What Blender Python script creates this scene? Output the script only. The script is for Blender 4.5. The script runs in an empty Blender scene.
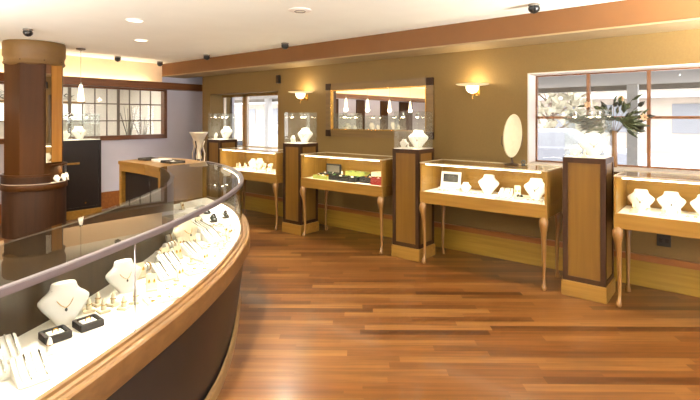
import bpy, bmesh, math, random
from mathutils import Vector, Matrix
random.seed(7)
S = bpy.context.scene
COL = S.collection
PI = math.pi

# ------------------------------------------------------------------ helpers
def lin(c):
    return tuple((v/12.92 if v <= .04045 else ((v+.055)/1.055)**2.4) for v in c)
def rgb(r, g, b):
    return lin((r/255, g/255, b/255)) + (1,)

class MB:
    """collects shapes in local coordinates, links them as one mesh"""
    def __init__(s, ox=0, oy=0, oz=0):
        s.v = []; s.f = []; s.o = (ox, oy, oz)
    def add(s, vs, fs):
        b = len(s.v); o = s.o
        s.v += [(x-o[0], y-o[1], z-o[2]) for x, y, z in vs]
        s.f += [tuple(i+b for i in f) for f in fs]
        return s
    def box(s, x0, x1, y0, y1, z0, z1, M=None):
        vs = [(x, y, z) for z in (z0, z1) for x, y in ((x0, y0), (x1, y0), (x1, y1), (x0, y1))]
        if M is not None: vs = [tuple(M @ Vector(p)) for p in vs]
        return s.add(vs, [(3,2,1,0), (4,5,6,7), (0,1,5,4), (1,2,6,5), (2,3,7,6), (3,0,4,7)])
    def loft(s, rings, closed=True, caps=True):
        n = len(rings[0]); vs = [p for r in rings for p in r]; fs = []
        for i in range(len(rings)-1):
            for j in range(n if closed else n-1):
                k = (j+1) % n
                fs.append((i*n+j, i*n+k, (i+1)*n+k, (i+1)*n+j))
        if caps and closed:
            fs.append(tuple(range(n-1, -1, -1))); fs.append(tuple((len(rings)-1)*n+j for j in range(n)))
        return s.add(vs, fs)
    def lathe(s, prof, n=20, c=(0, 0, 0), sx=1, sy=1, M=None):
        rings = []
        for r, z in prof:
            r = max(r, .0005)
            ring = [(r*sx*math.cos(2*PI*j/n), r*sy*math.sin(2*PI*j/n), z) for j in range(n)]
            if M is not None: ring = [tuple(M @ Vector(p)) for p in ring]
            rings.append([(x+c[0], y+c[1], z+c[2]) for x, y, z in ring])
        return s.loft(rings)
    def prism(s, poly, z0, z1):
        return s.loft([[(x, y, z0) for x, y in poly], [(x, y, z1) for x, y in poly]])
    def tube(s, pts, rad, n=8, closed=False):
        pts = [Vector(p) for p in pts]; N = len(pts)
        if not isinstance(rad, (list, tuple)): rad = [rad]*N
        rings = []; up = Vector((0, 0, 1))
        for i, p in enumerate(pts):
            if closed: t = pts[(i+1) % N]-pts[i-1]
            else: t = pts[min(i+1, N-1)]-pts[max(i-1, 0)]
            t.normalize()
            a = t.cross(up if abs(t.z) < .9 else Vector((1, 0, 0))); a.normalize(); b = t.cross(a)
            rings.append([tuple(p+rad[i]*(a*math.cos(2*PI*j/n)+b*math.sin(2*PI*j/n))) for j in range(n)])
        if closed: rings.append(rings[0])
        return s.loft(rings, caps=not closed)
    def ring(s, c, R, r, n=20, m=6, M=None, sx=1, sy=1):
        pts = []
        for i in range(n):
            p = Vector((R*sx*math.cos(2*PI*i/n), R*sy*math.sin(2*PI*i/n), 0))
            if M is not None: p = M @ p
            pts.append(p+Vector(c))
        return s.tube(pts, r, m, True)
    def build(s, name, mat, parent=None, smooth=False, bevel=0, kind=None, loc=None):
        me = bpy.data.meshes.new(name); me.from_pydata(s.v, [], s.f); me.update()
        bm = bmesh.new(); bm.from_mesh(me)
        bmesh.ops.remove_doubles(bm, verts=bm.verts, dist=1e-5)
        bmesh.ops.recalc_face_normals(bm, faces=bm.faces)
        if bevel:
            es = [e for e in bm.edges if len(e.link_faces) == 2 and e.calc_face_angle(0) > .6]
            bmesh.ops.bevel(bm, geom=es, offset=bevel, segments=2, affect='EDGES', clamp_overlap=True)
        bm.to_mesh(me); bm.free()
        if smooth:
            me.polygons.foreach_set('use_smooth', [True]*len(me.polygons))
            if smooth is not True: me.set_sharp_from_angle(angle=smooth)
        me.materials.append(mat)
        o = bpy.data.objects.new(name, me); COL.objects.link(o)
        if parent is not None: o.parent = parent
        if loc is not None: o.location = loc
        if kind: o['kind'] = kind
        return o
SM = math.radians(40)

def tag(o, label, cat, group=None, kind=None):
    o['label'] = label; o['category'] = cat
    if group: o['group'] = group
    if kind: o['kind'] = kind
    return o
def empty(name, loc, rz=0):
    o = bpy.data.objects.new(name, None); COL.objects.link(o)
    o.empty_display_size = .1; o.location = loc; o.rotation_euler = (0, 0, rz)
    return o
def copy_tree(o, parent=None):
    c = o.copy(); COL.objects.link(c)
    if parent is not None: c.parent = parent
    for ch in list(o.children): copy_tree(ch, c)
    return c
def struct(o, label, cat='room'):
    return tag(o, label, cat, None, 'structure')
def lamp(name, kind, loc, energy, color=(1, .8, .55), parent=None, size=.1, size_y=None, rot=(0, 0, 0), **kw):
    l = bpy.data.lights.new(name, kind); l.energy = energy; l.color = color
    if kind == 'AREA':
        l.size = size
        if size_y: l.shape = 'RECTANGLE'; l.size_y = size_y
        else: l.shape = 'DISK'
    else: l.shadow_soft_size = size
    for k, v in kw.items(): setattr(l, k, v)
    o = bpy.data.objects.new(name, l); COL.objects.link(o)
    o.location = loc; o.rotation_euler = rot
    if parent is not None: o.parent = parent
    return o

# ------------------------------------------------------------------ materials
def base_mat(name):
    m = bpy.data.materials.new(name); m.use_nodes = True
    return m, m.node_tree.nodes, m.node_tree.links, m.node_tree.nodes['Principled BSDF']
def plain(name, c, rough=.5, metal=0, spec=.5, noise=.06, nscale=18, bump=0, coat=0):
    m, N, L, P = base_mat(name)
    tc = N.new('ShaderNodeTexCoord'); nz = N.new('ShaderNodeTexNoise')
    nz.inputs['Scale'].default_value = nscale; nz.inputs['Detail'].default_value = 4
    L.new(tc.outputs['Object'], nz.inputs['Vector'])
    rp = N.new('ShaderNodeValToRGB')
    rp.color_ramp.elements[0].position = .3; rp.color_ramp.elements[1].position = .7
    rp.color_ramp.elements[0].color = tuple(v*(1-noise) for v in c[:3])+(1,)
    rp.color_ramp.elements[1].color = tuple(min(1, v*(1+noise)) for v in c[:3])+(1,)
    L.new(nz.outputs['Fac'], rp.inputs['Fac']); L.new(rp.outputs['Color'], P.inputs['Base Color'])
    P.inputs['Roughness'].default_value = rough; P.inputs['Metallic'].default_value = metal
    P.inputs['Specular IOR Level'].default_value = spec
    if coat: P.inputs['Coat Weight'].default_value = coat; P.inputs['Coat Roughness'].default_value = .08
    if bump:
        b = N.new('ShaderNodeBump'); b.inputs['Strength'].default_value = bump; b.inputs['Distance'].default_value = .01
        L.new(nz.outputs['Fac'], b.inputs['Height']); L.new(b.outputs['Normal'], P.inputs['Normal'])
    return m
def wood(name, c1, c2, rough=.32, axis='Z', scale=1, coat=.15, spec=.4):
    m, N, L, P = base_mat(name)
    tc = N.new('ShaderNodeTexCoord'); mp = N.new('ShaderNodeMapping'); nz = N.new('ShaderNodeTexNoise')
    k = {'X': (1.5, 30, 30), 'Y': (30, 1.5, 30), 'Z': (30, 30, 1.5)}[axis]
    mp.inputs['Scale'].default_value = tuple(v*scale for v in k)
    L.new(tc.outputs['Object'], mp.inputs['Vector']); L.new(mp.outputs['Vector'], nz.inputs['Vector'])
    nz.inputs['Scale'].default_value = 1.0; nz.inputs['Detail'].default_value = 5; nz.inputs['Distortion'].default_value = .5
    rp = N.new('ShaderNodeValToRGB'); rp.color_ramp.elements[0].position = .3; rp.color_ramp.elements[1].position = .72
    rp.color_ramp.elements[0].color = c1; rp.color_ramp.elements[1].color = c2
    L.new(nz.outputs['Fac'], rp.inputs['Fac']); L.new(rp.outputs['Color'], P.inputs['Base Color'])
    P.inputs['Roughness'].default_value = rough; P.inputs['Specular IOR Level'].default_value = spec
    P.inputs['Coat Weight'].default_value = coat; P.inputs['Coat Roughness'].default_value = .12
    return m
def glass(name, ior=1.5, tint=(.97, .985, .975), haze=0):
    m = bpy.data.materials.new(name); m.use_nodes = True
    N, L = m.node_tree.nodes, m.node_tree.links; N.clear()
    out = N.new('ShaderNodeOutputMaterial'); mx = N.new('ShaderNodeMixShader')
    tr = N.new('ShaderNodeBsdfTransparent'); tr.inputs[0].default_value = tint+(1,)
    gl = N.new('ShaderNodeBsdfGlossy'); gl.inputs['Roughness'].default_value = .015
    fr = N.new('ShaderNodeFresnel'); fr.inputs['IOR'].default_value = ior
    ge = N.new('ShaderNodeNewGeometry'); sb = N.new('ShaderNodeMath'); sb.operation = 'SUBTRACT'; sb.inputs[0].default_value = 1
    L.new(ge.outputs['Backfacing'], sb.inputs[1])
    mu = N.new('ShaderNodeMath'); mu.operation = 'MULTIPLY'
    L.new(fr.outputs[0], mu.inputs[0]); L.new(sb.outputs[0], mu.inputs[1])
    L.new(mu.outputs[0], mx.inputs['Fac']); L.new(tr.outputs[0], mx.inputs[1]); L.new(gl.outputs[0], mx.inputs[2])
    if haze:  # diffuse haze mixed into the glass stands in for daylight glare
        m2 = N.new('ShaderNodeMixShader'); df = N.new('ShaderNodeBsdfTranslucent'); d2 = N.new('ShaderNodeBsdfDiffuse'); ad = N.new('ShaderNodeMixShader')
        nz = N.new('ShaderNodeTexNoise'); nz.inputs['Scale'].default_value = 6
        mr = N.new('ShaderNodeMath'); mr.operation = 'MULTIPLY'; mr.inputs[1].default_value = haze*2; L.new(nz.outputs['Fac'], mr.inputs[0])
        for n_ in (df, d2): n_.inputs[0].default_value = (.9, .9, .88, 1)
        L.new(df.outputs[0], ad.inputs[1]); L.new(d2.outputs[0], ad.inputs[2])
        L.new(mr.outputs[0], m2.inputs['Fac']); L.new(mx.outputs[0], m2.inputs[1]); L.new(ad.outputs[0], m2.inputs[2])
        L.new(m2.outputs[0], out.inputs['Surface'])
    else: L.new(mx.outputs[0], out.inputs['Surface'])
    return m
def emit(name, c, st):
    m = bpy.data.materials.new(name); m.use_nodes = True
    N, L = m.node_tree.nodes, m.node_tree.links; N.clear()
    out = N.new('ShaderNodeOutputMaterial'); e = N.new('ShaderNodeEmission')
    e.inputs[0].default_value = c; e.inputs[1].default_value = st
    L.new(e.outputs[0], out.inputs['Surface']); return m
def floor_mat():
    m, N, L, P = base_mat('floor_planks')
    def math_(op, a, b=None):
        n = N.new('ShaderNodeMath'); n.operation = op
        for i, v in enumerate((a, b)):
            if v is None: continue
            if isinstance(v, (int, float)): n.inputs[i].default_value = v
            else: L.new(v, n.inputs[i])
        return n.outputs[0]
    tc = N.new('ShaderNodeTexCoord'); mp = N.new('ShaderNodeMapping'); mp.vector_type = 'POINT'
    mp.inputs['Rotation'].default_value = (0, 0, -math.radians(38.5))
    L.new(tc.outputs['Object'], mp.inputs['Vector'])
    sp = N.new('ShaderNodeSeparateXYZ'); L.new(mp.outputs['Vector'], sp.inputs[0])
    x, y = sp.outputs[0], sp.outputs[1]
    ry = math_('DIVIDE', y, .078); row = math_('FLOOR', ry)
    w1 = N.new('ShaderNodeTexWhiteNoise'); w1.noise_dimensions = '1D'; L.new(row, w1.inputs['W'])
    xo = math_('ADD', math_('DIVIDE', x, .95), math_('MULTIPLY', w1.outputs['Value'], 7.3))
    pid = math_('FLOOR', xo)
    cb = N.new('ShaderNodeCombineXYZ'); L.new(row, cb.inputs[0]); L.new(pid, cb.inputs[1])
    w2 = N.new('ShaderNodeTexWhiteNoise'); w2.noise_dimensions = '2D'; L.new(cb.outputs[0], w2.inputs['Vector'])
    rp = N.new('ShaderNodeValToRGB'); cr = rp.color_ramp
    cols = [(0, rgb(112, 70, 40)), (.12, rgb(136, 88, 50)), (.4, rgb(156, 104, 60)), (.7, rgb(168, 116, 70)), (1, rgb(190, 140, 90))]
    cr.elements[0].color = cols[0][1]; cr.elements[1].color = cols[-1][1]
    for p, c in cols[1:-1]:
        e = cr.elements.new(p); e.color = c
    L.new(w2.outputs['Value'], rp.inputs['Fac'])
    # grain along the plank
    cg = N.new('ShaderNodeCombineXYZ')
    L.new(math_('MULTIPLY', x, 1.6), cg.inputs[0]); L.new(math_('MULTIPLY', y, 26), cg.inputs[1]); L.new(math_('MULTIPLY', w2.outputs['Value'], 40), cg.inputs[2])
    nz = N.new('ShaderNodeTexNoise'); nz.inputs['Scale'].default_value = 1; nz.inputs['Detail'].default_value = 4
    L.new(cg.outputs[0], nz.inputs['Vector'])
    gr = N.new('ShaderNodeValToRGB'); gr.label = 'grain'; gr.color_ramp.elements[0].position = .3; gr.color_ramp.elements[1].position = .62
    gr.color_ramp.elements[0].color = (.52, .46, .4, 1); gr.color_ramp.elements[1].color = (1.05, 1.03, 1, 1)
    L.new(nz.outputs['Fac'], gr.inputs['Fac'])
    mx = N.new('ShaderNodeMixRGB'); mx.blend_type = 'MULTIPLY'; mx.inputs['Fac'].default_value = .75
    L.new(rp.outputs['Color'], mx.inputs[1]); L.new(gr.outputs['Color'], mx.inputs[2])
    # joints
    fy = math_('FRACT', ry); gap = math_('LESS_THAN', math_('ABSOLUTE', math_('SUBTRACT', fy, .5)), .482)
    mg = N.new('ShaderNodeMixRGB'); mg.blend_type = 'MULTIPLY'
    L.new(math_('MULTIPLY', math_('SUBTRACT', 1, gap), .45), mg.inputs['Fac'])
    L.new(mx.outputs[0], mg.inputs[1]); mg.inputs[2].default_value = (.25, .15, .08, 1)
    L.new(mg.outputs[0], P.inputs['Base Color'])
    P.inputs['Roughness'].default_value = .3
    P.inputs['Coat Weight'].default_value = .4; P.inputs['Coat Roughness'].default_value = .11; P.inputs['Specular IOR Level'].default_value = .3
    return m

M = {}
M['floor'] = floor_mat()
M['ceiling'] = plain('ceiling_paint', rgb(250, 250, 240), .8, noise=.015, nscale=3)
M['brown'] = plain('brown_wall', rgb(136, 108, 62), .75, noise=.05, nscale=60, bump=.05)
M['beam'] = plain('beam_paint', rgb(142, 98, 42), .6, noise=.04, nscale=8)
M['soffit'] = plain('soffit_paint', rgb(205, 178, 140), .7, noise=.03)
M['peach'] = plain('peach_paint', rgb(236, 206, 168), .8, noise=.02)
M['lav'] = plain('lavender_wall', rgb(206, 202, 214), .8, noise=.02, nscale=6)
M['white_wall'] = plain('white_wall', rgb(222, 216, 206), .8, noise=.02)
M['band'] = wood('cherry_band', rgb(110, 68, 40), rgb(136, 88, 54), axis='Y')
M['baseb'] = wood('oak_baseboard', rgb(154, 122, 58), rgb(174, 140, 72), axis='X')
M['basecap'] = wood('baseboard_cap', rgb(150, 92, 46), rgb(172, 110, 58), axis='X')
M['oak'] = wood('honey_oak', rgb(154, 120, 60), rgb(176, 142, 80))
M['oakx'] = wood('honey_oak_long', rgb(152, 118, 58), rgb(174, 140, 78), axis='X')
M['legoak'] = wood('leg_oak', rgb(150, 112, 64), rgb(172, 134, 82))
M['maple'] = wood('maple_inlay', rgb(140, 104, 52), rgb(160, 122, 66), scale=.8)
M['dark'] = wood('espresso_frame', rgb(40, 23, 12), rgb(54, 32, 17), rough=.5, coat=0, spec=.15)
M['black'] = plain('black_laminate', rgb(30, 23, 21), .4, spec=.3)
M['basepanel'] = plain('brown_base_panel', rgb(50, 34, 27), .38, noise=.08, nscale=5, coat=.2)
M['rim'] = wood('counter_rim', rgb(106, 76, 46), rgb(130, 96, 60), axis='Y')
M['mold'] = wood('base_molding', rgb(128, 100, 68), rgb(150, 120, 84), axis='Y')
M['backpanel'] = wood('counter_back', rgb(44, 34, 22), rgb(56, 44, 28))
M['column'] = wood('column_veneer', rgb(92, 58, 22), rgb(112, 72, 30), scale=.6, coat=0, rough=.5, spec=.15)
M['columncap'] = plain('column_capital', rgb(132, 100, 54), .55, noise=.05)
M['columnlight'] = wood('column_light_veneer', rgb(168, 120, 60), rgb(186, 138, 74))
M['framewood'] = wood('mirror_frame', rgb(118, 92, 52), rgb(136, 108, 64), axis='X')
M['winwood'] = wood('window_bars', rgb(112, 72, 42), rgb(136, 90, 56))
M['whitewood'] = plain('white_painted_wood', rgb(226, 214, 200), .5, noise=.02)
M['rail'] = plain('brushed_rail', rgb(112, 102, 104), .35, metal=.2)
M['brass'] = plain('brass', rgb(214, 170, 90), .22, metal=1)
M['champagne'] = plain('champagne_trim', rgb(196, 178, 148), .4)
M['gold'] = plain('gold', rgb(230, 180, 80), .18, metal=1)
M['silver'] = plain('silver', rgb(215, 212, 205), .15, metal=1)
M['white'] = plain('white_velvet', rgb(240, 234, 224), .75, noise=.02)
M['cream'] = plain('cream_suede', rgb(236, 220, 188), .8, noise=.03)
M['deck'] = plain('deck_fabric', rgb(244, 236, 222), .8, noise=.02, nscale=80)
M['blackvelvet'] = plain('black_velvet', rgb(30, 26, 24), .6)
M['redvelvet'] = plain('red_velvet', rgb(150, 34, 28), .6)
M['greensilk'] = plain('green_silk', rgb(170, 176, 90), .5)
M['stone_g'] = plain('green_stones', rgb(90, 130, 80), .15)
M['stone_d'] = plain('dark_stones', rgb(56, 60, 58), .12)
M['stone_a'] = plain('amber_stones', rgb(190, 120, 40), .15)
M['pearl'] = plain('pearls', rgb(238, 228, 214), .2)
M['glass'] = glass('clear_glass')
M['vitglass'] = glass('reflective_glass', 1.75, haze=.03)
M['winglass'] = glass('window_glass', 1.4)
M['mirror'] = plain('mirror_silver', (.9, .88, .84, 1), .0, metal=1, noise=0)
M['paper'] = plain('white_card', rgb(240, 238, 230), .6, noise=.01)
M['photo'] = plain('dark_picture', rgb(46, 40, 34), .5, noise=.9, nscale=24)
M['plastic'] = plain('black_plastic', rgb(26, 24, 22), .35)
M['grey'] = plain('grey_trim', rgb(118, 109, 97), .5)
M['grey2'] = plain('grid_bars', rgb(104, 92, 78), .5)
M['ivory'] = plain('ivory_urn', rgb(232, 216, 190), .4)
M['mirrorback'] = plain('mirror_back', rgb(176, 164, 136), .45)
M['urnmetal'] = plain('dark_iron', rgb(60, 42, 28), .4, metal=.6)
M['tube'] = emit('lamp_tube', (1, .86, .62, 1), 9)
M['bulb'] = emit('halogen_bulb', (1, .82, .55, 1), 30)
M['shade'] = emit('frosted_glass_lit', (1, .84, .58, 1), 3.2)
M['sconceglass'] = emit('sconce_glass_lit', (1, .80, .48, 1), 4.5)
M['dishglass'] = emit('sconce_dish_lit', (1, .74, .40, 1), 1.1)
M['cove'] = emit('cove_strip', (1, .86, .62, 1), 6)
M['leaf'] = plain('leaf', rgb(58, 64, 34), .5, noise=.4, nscale=8)
M['leaf2'] = plain('leaf_dark', rgb(40, 40, 26), .5, noise=.3, nscale=8)
M['petal'] = plain('petal', rgb(226, 190, 150), .6)
M['vase'] = plain('brown_vase', rgb(120, 84, 44), .3)
M['ext_pave'] = plain('ext_pavement', rgb(206, 203, 202), .9, noise=.12, nscale=.6)
M['ext_white'] = plain('ext_white', rgb(176, 172, 166), .8)
M['ext_grey'] = plain('ext_canopy', rgb(118, 109, 97), .8)
M['ext_wall'] = plain('ext_stucco', rgb(150, 138, 124), .9, noise=.15, nscale=1)
M['ext_roof'] = plain('ext_roof', rgb(120, 104, 92), .9)
M['ext_glass'] = plain('ext_dark_glass', rgb(104, 104, 106), .5)
M['snow'] = plain('ext_snow', rgb(238, 240, 244), .9)
M['foliage'] = plain('ext_foliage', rgb(140, 132, 110), .9, noise=.3, nscale=4)
M['bark'] = plain('ext_bark', rgb(92, 76, 62), .9)
M['tyre'] = plain('tyre', rgb(30, 30, 32), .8)

def deepen(names, kr, kg, kb):
    for nm in names:
        for n in M[nm].node_tree.nodes:
            if n.type == 'VALTORGB' and n.label != 'grain':
                for e in n.color_ramp.elements:
                    c = e.color; e.color = (c[0]*kr, c[1]*kg, c[2]*kb, 1)
deepen(['floor'], .42, .37, .25)
deepen(['brown'], .70, .68, .52)
deepen(['oak', 'oakx'], .74, .62, .40)
deepen(['legoak'], .60, .50, .34)
deepen(['baseb'], .82, .76, .42)
deepen(['maple'], .46, .40, .22)
deepen(['basepanel'], .24, .27, .34)
deepen(['column'], .34, .27, .13)
deepen(['columncap'], .62, .56, .36)
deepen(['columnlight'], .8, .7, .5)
deepen(['rim', 'mold', 'band', 'basecap', 'framewood'], .72, .68, .6)
deepen(['beam'], .56, .46, .30)
deepen(['soffit'], .52, .50, .42)
# ------------------------------------------------------------------ room
NY = 5.17            # face of the brown wall
WX = -8.5            # face of the lavender wall
EX, SY, CZ = 3.2, -5.5, 2.61
struct(MB().box(-12, EX+.2, SY-.2, 5.53, -.1, 0).build('floor', M['floor']), 'glossy reddish wood plank floor laid diagonally', 'floor')
struct(MB().box(-8.6, EX+.2, SY-.2, 5.76, CZ, CZ+.1).build('ceiling', M['ceiling']), 'flat cream ceiling of the showroom', 'ceiling')

# brown wall with two window openings
A0, A1, AZ0, AZ1 = -1.735, 2.95, 1.08, 2.065       # wide window
B0, B1, BZ0, BZ1 = -7.62, -5.74, 1.04, 2.02        # small window
w = MB(); Y0, Y1 = NY, NY+.36
for x0, x1, z0, z1 in ((-7.87, B0, 0, CZ), (B0, B1, 0, BZ0), (B0, B1, BZ1, CZ), (B1, A0, 0, CZ), (A0, A1, 0, AZ0), (A0, A1, AZ1, CZ), (A1, EX+.2, 0, CZ)):
    w.box(x0, x1, Y0, Y1, z0, z1)
w.box(-7.87, -7.66, Y1, 5.7, 0, CZ)
struct(w.build('wall_north', M['brown']), 'brown painted wall with two windows and a mirror', 'wall')
# lavender wall with an interior window
I0, I1, IZ0, IZ1 = .9, 4.76, 1.25, 2.12
w = MB()
for y0, y1, z0, z1 in ((SY, I0, 0, CZ), (I0, I1, 0, IZ0), (I0, I1, IZ1, CZ), (I1, 5.7, 0, CZ)):
    w.box(WX-.12, WX, y0, y1, z0, z1)
struct(w.build('wall_west', M['lav']), 'pale lavender wall with an interior window', 'wall')
struct(MB().box(-8.6, -7.66, 5.66, 5.76, 0, CZ).build('wall_alcove', M['lav']), 'pale wall closing the alcove behind the brown wall', 'wall')
struct(MB().box(-8.6, EX+.2, SY-.2, SY, 0, CZ).build('wall_south', M['white_wall']), 'pale wall behind the viewpoint', 'wall')
w = MB()
E0, E1 = .4, 4.95
for y0, y1, z0, z1 in ((SY, E0, 0, CZ), (E0, E1, 0, .1), (E0, E1, 2.2, CZ), (E1, 5.6, 0, CZ)):
    w.box(EX, EX+.2, y0, y1, z0, z1)
struct(w.build('wall_east', M['white_wall']), 'wall with a large shop window beyond the right edge of the photo', 'wall')
# dropped beam along the brown wall
struct(MB().box(WX+.01, EX, 4.69, NY, 2.385, CZ).build('trim_1', M['beam'], bevel=.004), 'orange brown dropped beam along the brown wall under the ceiling', 'beam')
struct(MB().box(WX+.01, EX, 4.685, NY, 2.37, 2.385).build('trim_2', M['soffit']), 'pale underside strip of the dropped beam', 'beam')
# upper cove of the lavender wall: projecting wood band with a hidden strip lamp
w = MB(); w.box(WX, -8.28, SY, 5.66, 2.12, 2.15); w.box(-8.32, -8.28, SY, 5.66, 2.15, 2.25)
struct(w.build('trim_3', M['band'], bevel=.003), 'cherry wood band along the lavender wall with hidden cove light above', 'trim')
cv = MB().box(-8.44, -8.40, SY+.1, 4.5, 2.16, 2.185).build('cove_strip_lamp', M['cove'])
tag(cv, 'warm strip lamp hidden behind the cherry wood band', 'lamp')
lamp('cove_light', 'AREA', (-8.41, -.5, 2.19), 48, (1, .80, .55), size=9.8, size_y=.06, rot=(PI, 0, PI/2))
w = MB(); w.box(-8.2, EX, SY, SY+.22, 2.12, 2.15); w.box(-8.2, EX, SY+.18, SY+.22, 2.15, 2.25)  # unseen south and east coves, added as uplight for the ceiling
w.box(EX-.22, EX, SY+.22, 4.6, 2.22, 2.25); w.box(EX-.22, EX-.18, SY+.22, 4.6, 2.25, 2.34)
struct(w.build('trim_5', M['band'], bevel=.003), 'added cherry wood cove band for ceiling fill on the unseen walls behind the viewpoint', 'trim')
lamp('south_fill_light', 'AREA', (-2.5, SY+.1, 2.19), 300, (1, .90, .74), size=10.5, size_y=.06, rot=(PI, 0, 0))
lamp('east_fill_light', 'AREA', (EX-.1, -.4, 2.29), 220, (1, .90, .74), size=9.5, size_y=.06, rot=(PI, 0, PI/2))
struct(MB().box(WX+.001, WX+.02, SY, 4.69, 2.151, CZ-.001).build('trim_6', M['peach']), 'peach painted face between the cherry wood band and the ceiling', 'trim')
# baseboards
w = MB().box(-7.87, EX, NY-.025, NY, 0, .24)
struct(w.build('baseboard_north', M['baseb'], bevel=.004), 'tall golden oak baseboard along the brown wall', 'baseboard')
struct(MB().box(-7.87, EX, NY-.035, NY, .24, .30).build('trim_4', M['basecap'], bevel=.006), 'reddish cap moulding on the golden baseboard', 'trim')
struct(MB().box(WX, WX+.02, SY, 5.66, 0, .29).build('baseboard_west', M['basecap']), 'reddish wood baseboard of the lavender wall', 'baseboard')

# windows -----------------------------------------------------------------
def window(name, label, x0, x1, z0, z1, y, xs, zs, fr, bar, mat, sillmat, by=.05):
    root = empty(name, ((x0+x1)/2, y, z0)); struct(root, label, 'window')
    ox = (x0+x1)/2
    f = MB(ox, y, z0)
    f.box(x0, x0+fr, y-by/2, y+by/2, z0, z1); f.box(x1-fr, x1, y-by/2, y+by/2, z0, z1)
    f.box(x0, x1, y-by/2, y+by/2, z1-fr, z1); f.box(x0, x1, y-by/2, y+by/2, z0, z0+fr)
    f.build('window_frame', mat, root, bevel=.004)
    if xs or zs:
        b = MB(ox, y, z0)
        for x, wd in xs: b.box(x-wd/2, x+wd/2, y-by*.45, y+by*.45, z0+fr*.5, z1-fr*.5)
        for z, wd in zs: b.box(x0+fr*.5, x1-fr*.5, y-by*.4, y+by*.4, z-wd/2, z+wd/2)
        b.build('window_bars', mat, root)
    g = MB(ox, y, z0).box(x0+fr*.5, x1-fr*.5, y-.004, y+.004, z0+fr*.5, z1-fr*.5).build('window_pane', M['winglass'], root)
    return root
wa = window('window_1', 'wide street window with brown bars in the brown wall', A0, A1, AZ0, AZ1, 5.42,
       [(-1.187+.541*k, .032) for k in range(8)], [(1.585, .026)], .028, .03, M['winwood'], M['whitewood'])
s = MB((A0+A1)/2, 5.42, AZ0); s.box(A0+.002, A1-.002, NY-.03, 5.41, AZ0-.02, AZ0+.012)
s.build('window_sill', M['whitewood'], wa, bevel=.003)
s = MB((A0+A1)/2, 5.42, AZ0)
s.box(A0-.0, A0+.012, NY-.006, 5.40, AZ0+.012, AZ1); s.box(A1-.012, A1, NY-.006, 5.40, AZ0+.012, AZ1); s.box(A0, A1, NY-.006, 5.40, AZ1-.014, AZ1)
s.build('window_casing', M['whitewood'], wa)
wb = window('window_2', 'small two light window with a wood mullion behind the first showcase', B0, B1, BZ0, BZ1, 5.49,
       [(-6.95, .10)], [], .03, .03, M['whitewood'], M['whitewood'])
bm_ = MB((B0+B1)/2, 5.49, BZ0); bm_.box(-7.0, -6.9, 5.44, 5.465, BZ0, BZ1); bm_.box(B0, B1, 5.44, 5.465, BZ1-.05, BZ1)
bm_.build('window_mullion', M['oak'], wb)
s = MB((B0+B1)/2, 5.49, BZ0); s.box(B0+.002, B1-.002, NY-.03, 5.46, BZ0-.02, BZ0+.012)
s.build('window_sill', M['whitewood'], wb, bevel=.003)
# interior window (grid) in lavender wall
root = empty('window_3', (WX, (I0+I1)/2, IZ0)); struct(root, 'interior grid window with small panes in the lavender wall', 'window')
oy = (I0+I1)/2
f = MB(WX, oy, IZ0)
f.box(WX-.1, WX+.03, I0-.03, I0+.03, IZ0-.06, IZ1); f.box(WX-.1, WX+.03, I1-.03, I1+.03, IZ0-.06, IZ1); f.box(WX-.1, WX+.04, I0, I1, IZ0-.06, IZ0+.02); f.box(WX-.1, WX+.03, I0, I1, IZ1-.03, IZ1)
f.build('window_frame', M['band'], root, bevel=.003)
f = MB(WX, oy, IZ0)
y = I1-.26; k = 0
while y > I0+.05:
    wd = .045 if k % 4 == 3 else .014
    f.box(WX-.07, WX-.045, y-wd/2, y+wd/2, IZ0, IZ1); y -= .2; k += 1
for z in (1.53, 1.83): f.box(WX-.068, WX-.047, I0, I1, z-.01, z+.01)
f.build('window_bars', M['grey2'], root)
MB(WX, oy, IZ0).box(WX-.062, WX-.055, I0, I1, IZ0, IZ1).build('window_pane', M['winglass'], root)
# east window out of frame
root = empty('window_4', (EX+.1, (E0+E1)/2, .1)); struct(root, 'large shop window in the wall beyond the right edge of the photo', 'window')
f = MB(EX+.1, (E0+E1)/2, .1)
for k in range(6):
    y = E0+(E1-E0)*k/5; f.box(EX+.07, EX+.13, y-.03, y+.03, .1, 2.2)
f.box(EX+.07, EX+.13, E0, E1, .1, .16); f.box(EX+.07, EX+.13, E0, E1, 2.14, 2.2)
f.build('window_frame', M['winwood'], root)
MB(EX+.1, (E0+E1)/2, .1).box(EX+.096, EX+.104, E0, E1, .1, 2.2).build('window_pane', M['winglass'], root)

# ------------------------------------------------------------------ room behind the interior window
w = MB(); w.box(-12.1, -12, -.5, 5.7, 0, CZ); w.box(-12, -8.62, -.6, -.5, 0, CZ); w.box(-12, -8.62, 5.6, 5.7, 0, CZ); w.box(-12.1, -8.62, -.6, 5.7, CZ, CZ+.1)
struct(w.build('wall_back_room', M['white_wall']), 'pale walls of the room behind the grid window', 'wall')
lamp('back_room_light', 'AREA', (-10.3, 3, 2.58), 190, (1, .94, .84), size=3, size_y=.5, rot=(0, 0, PI/2))
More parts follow.
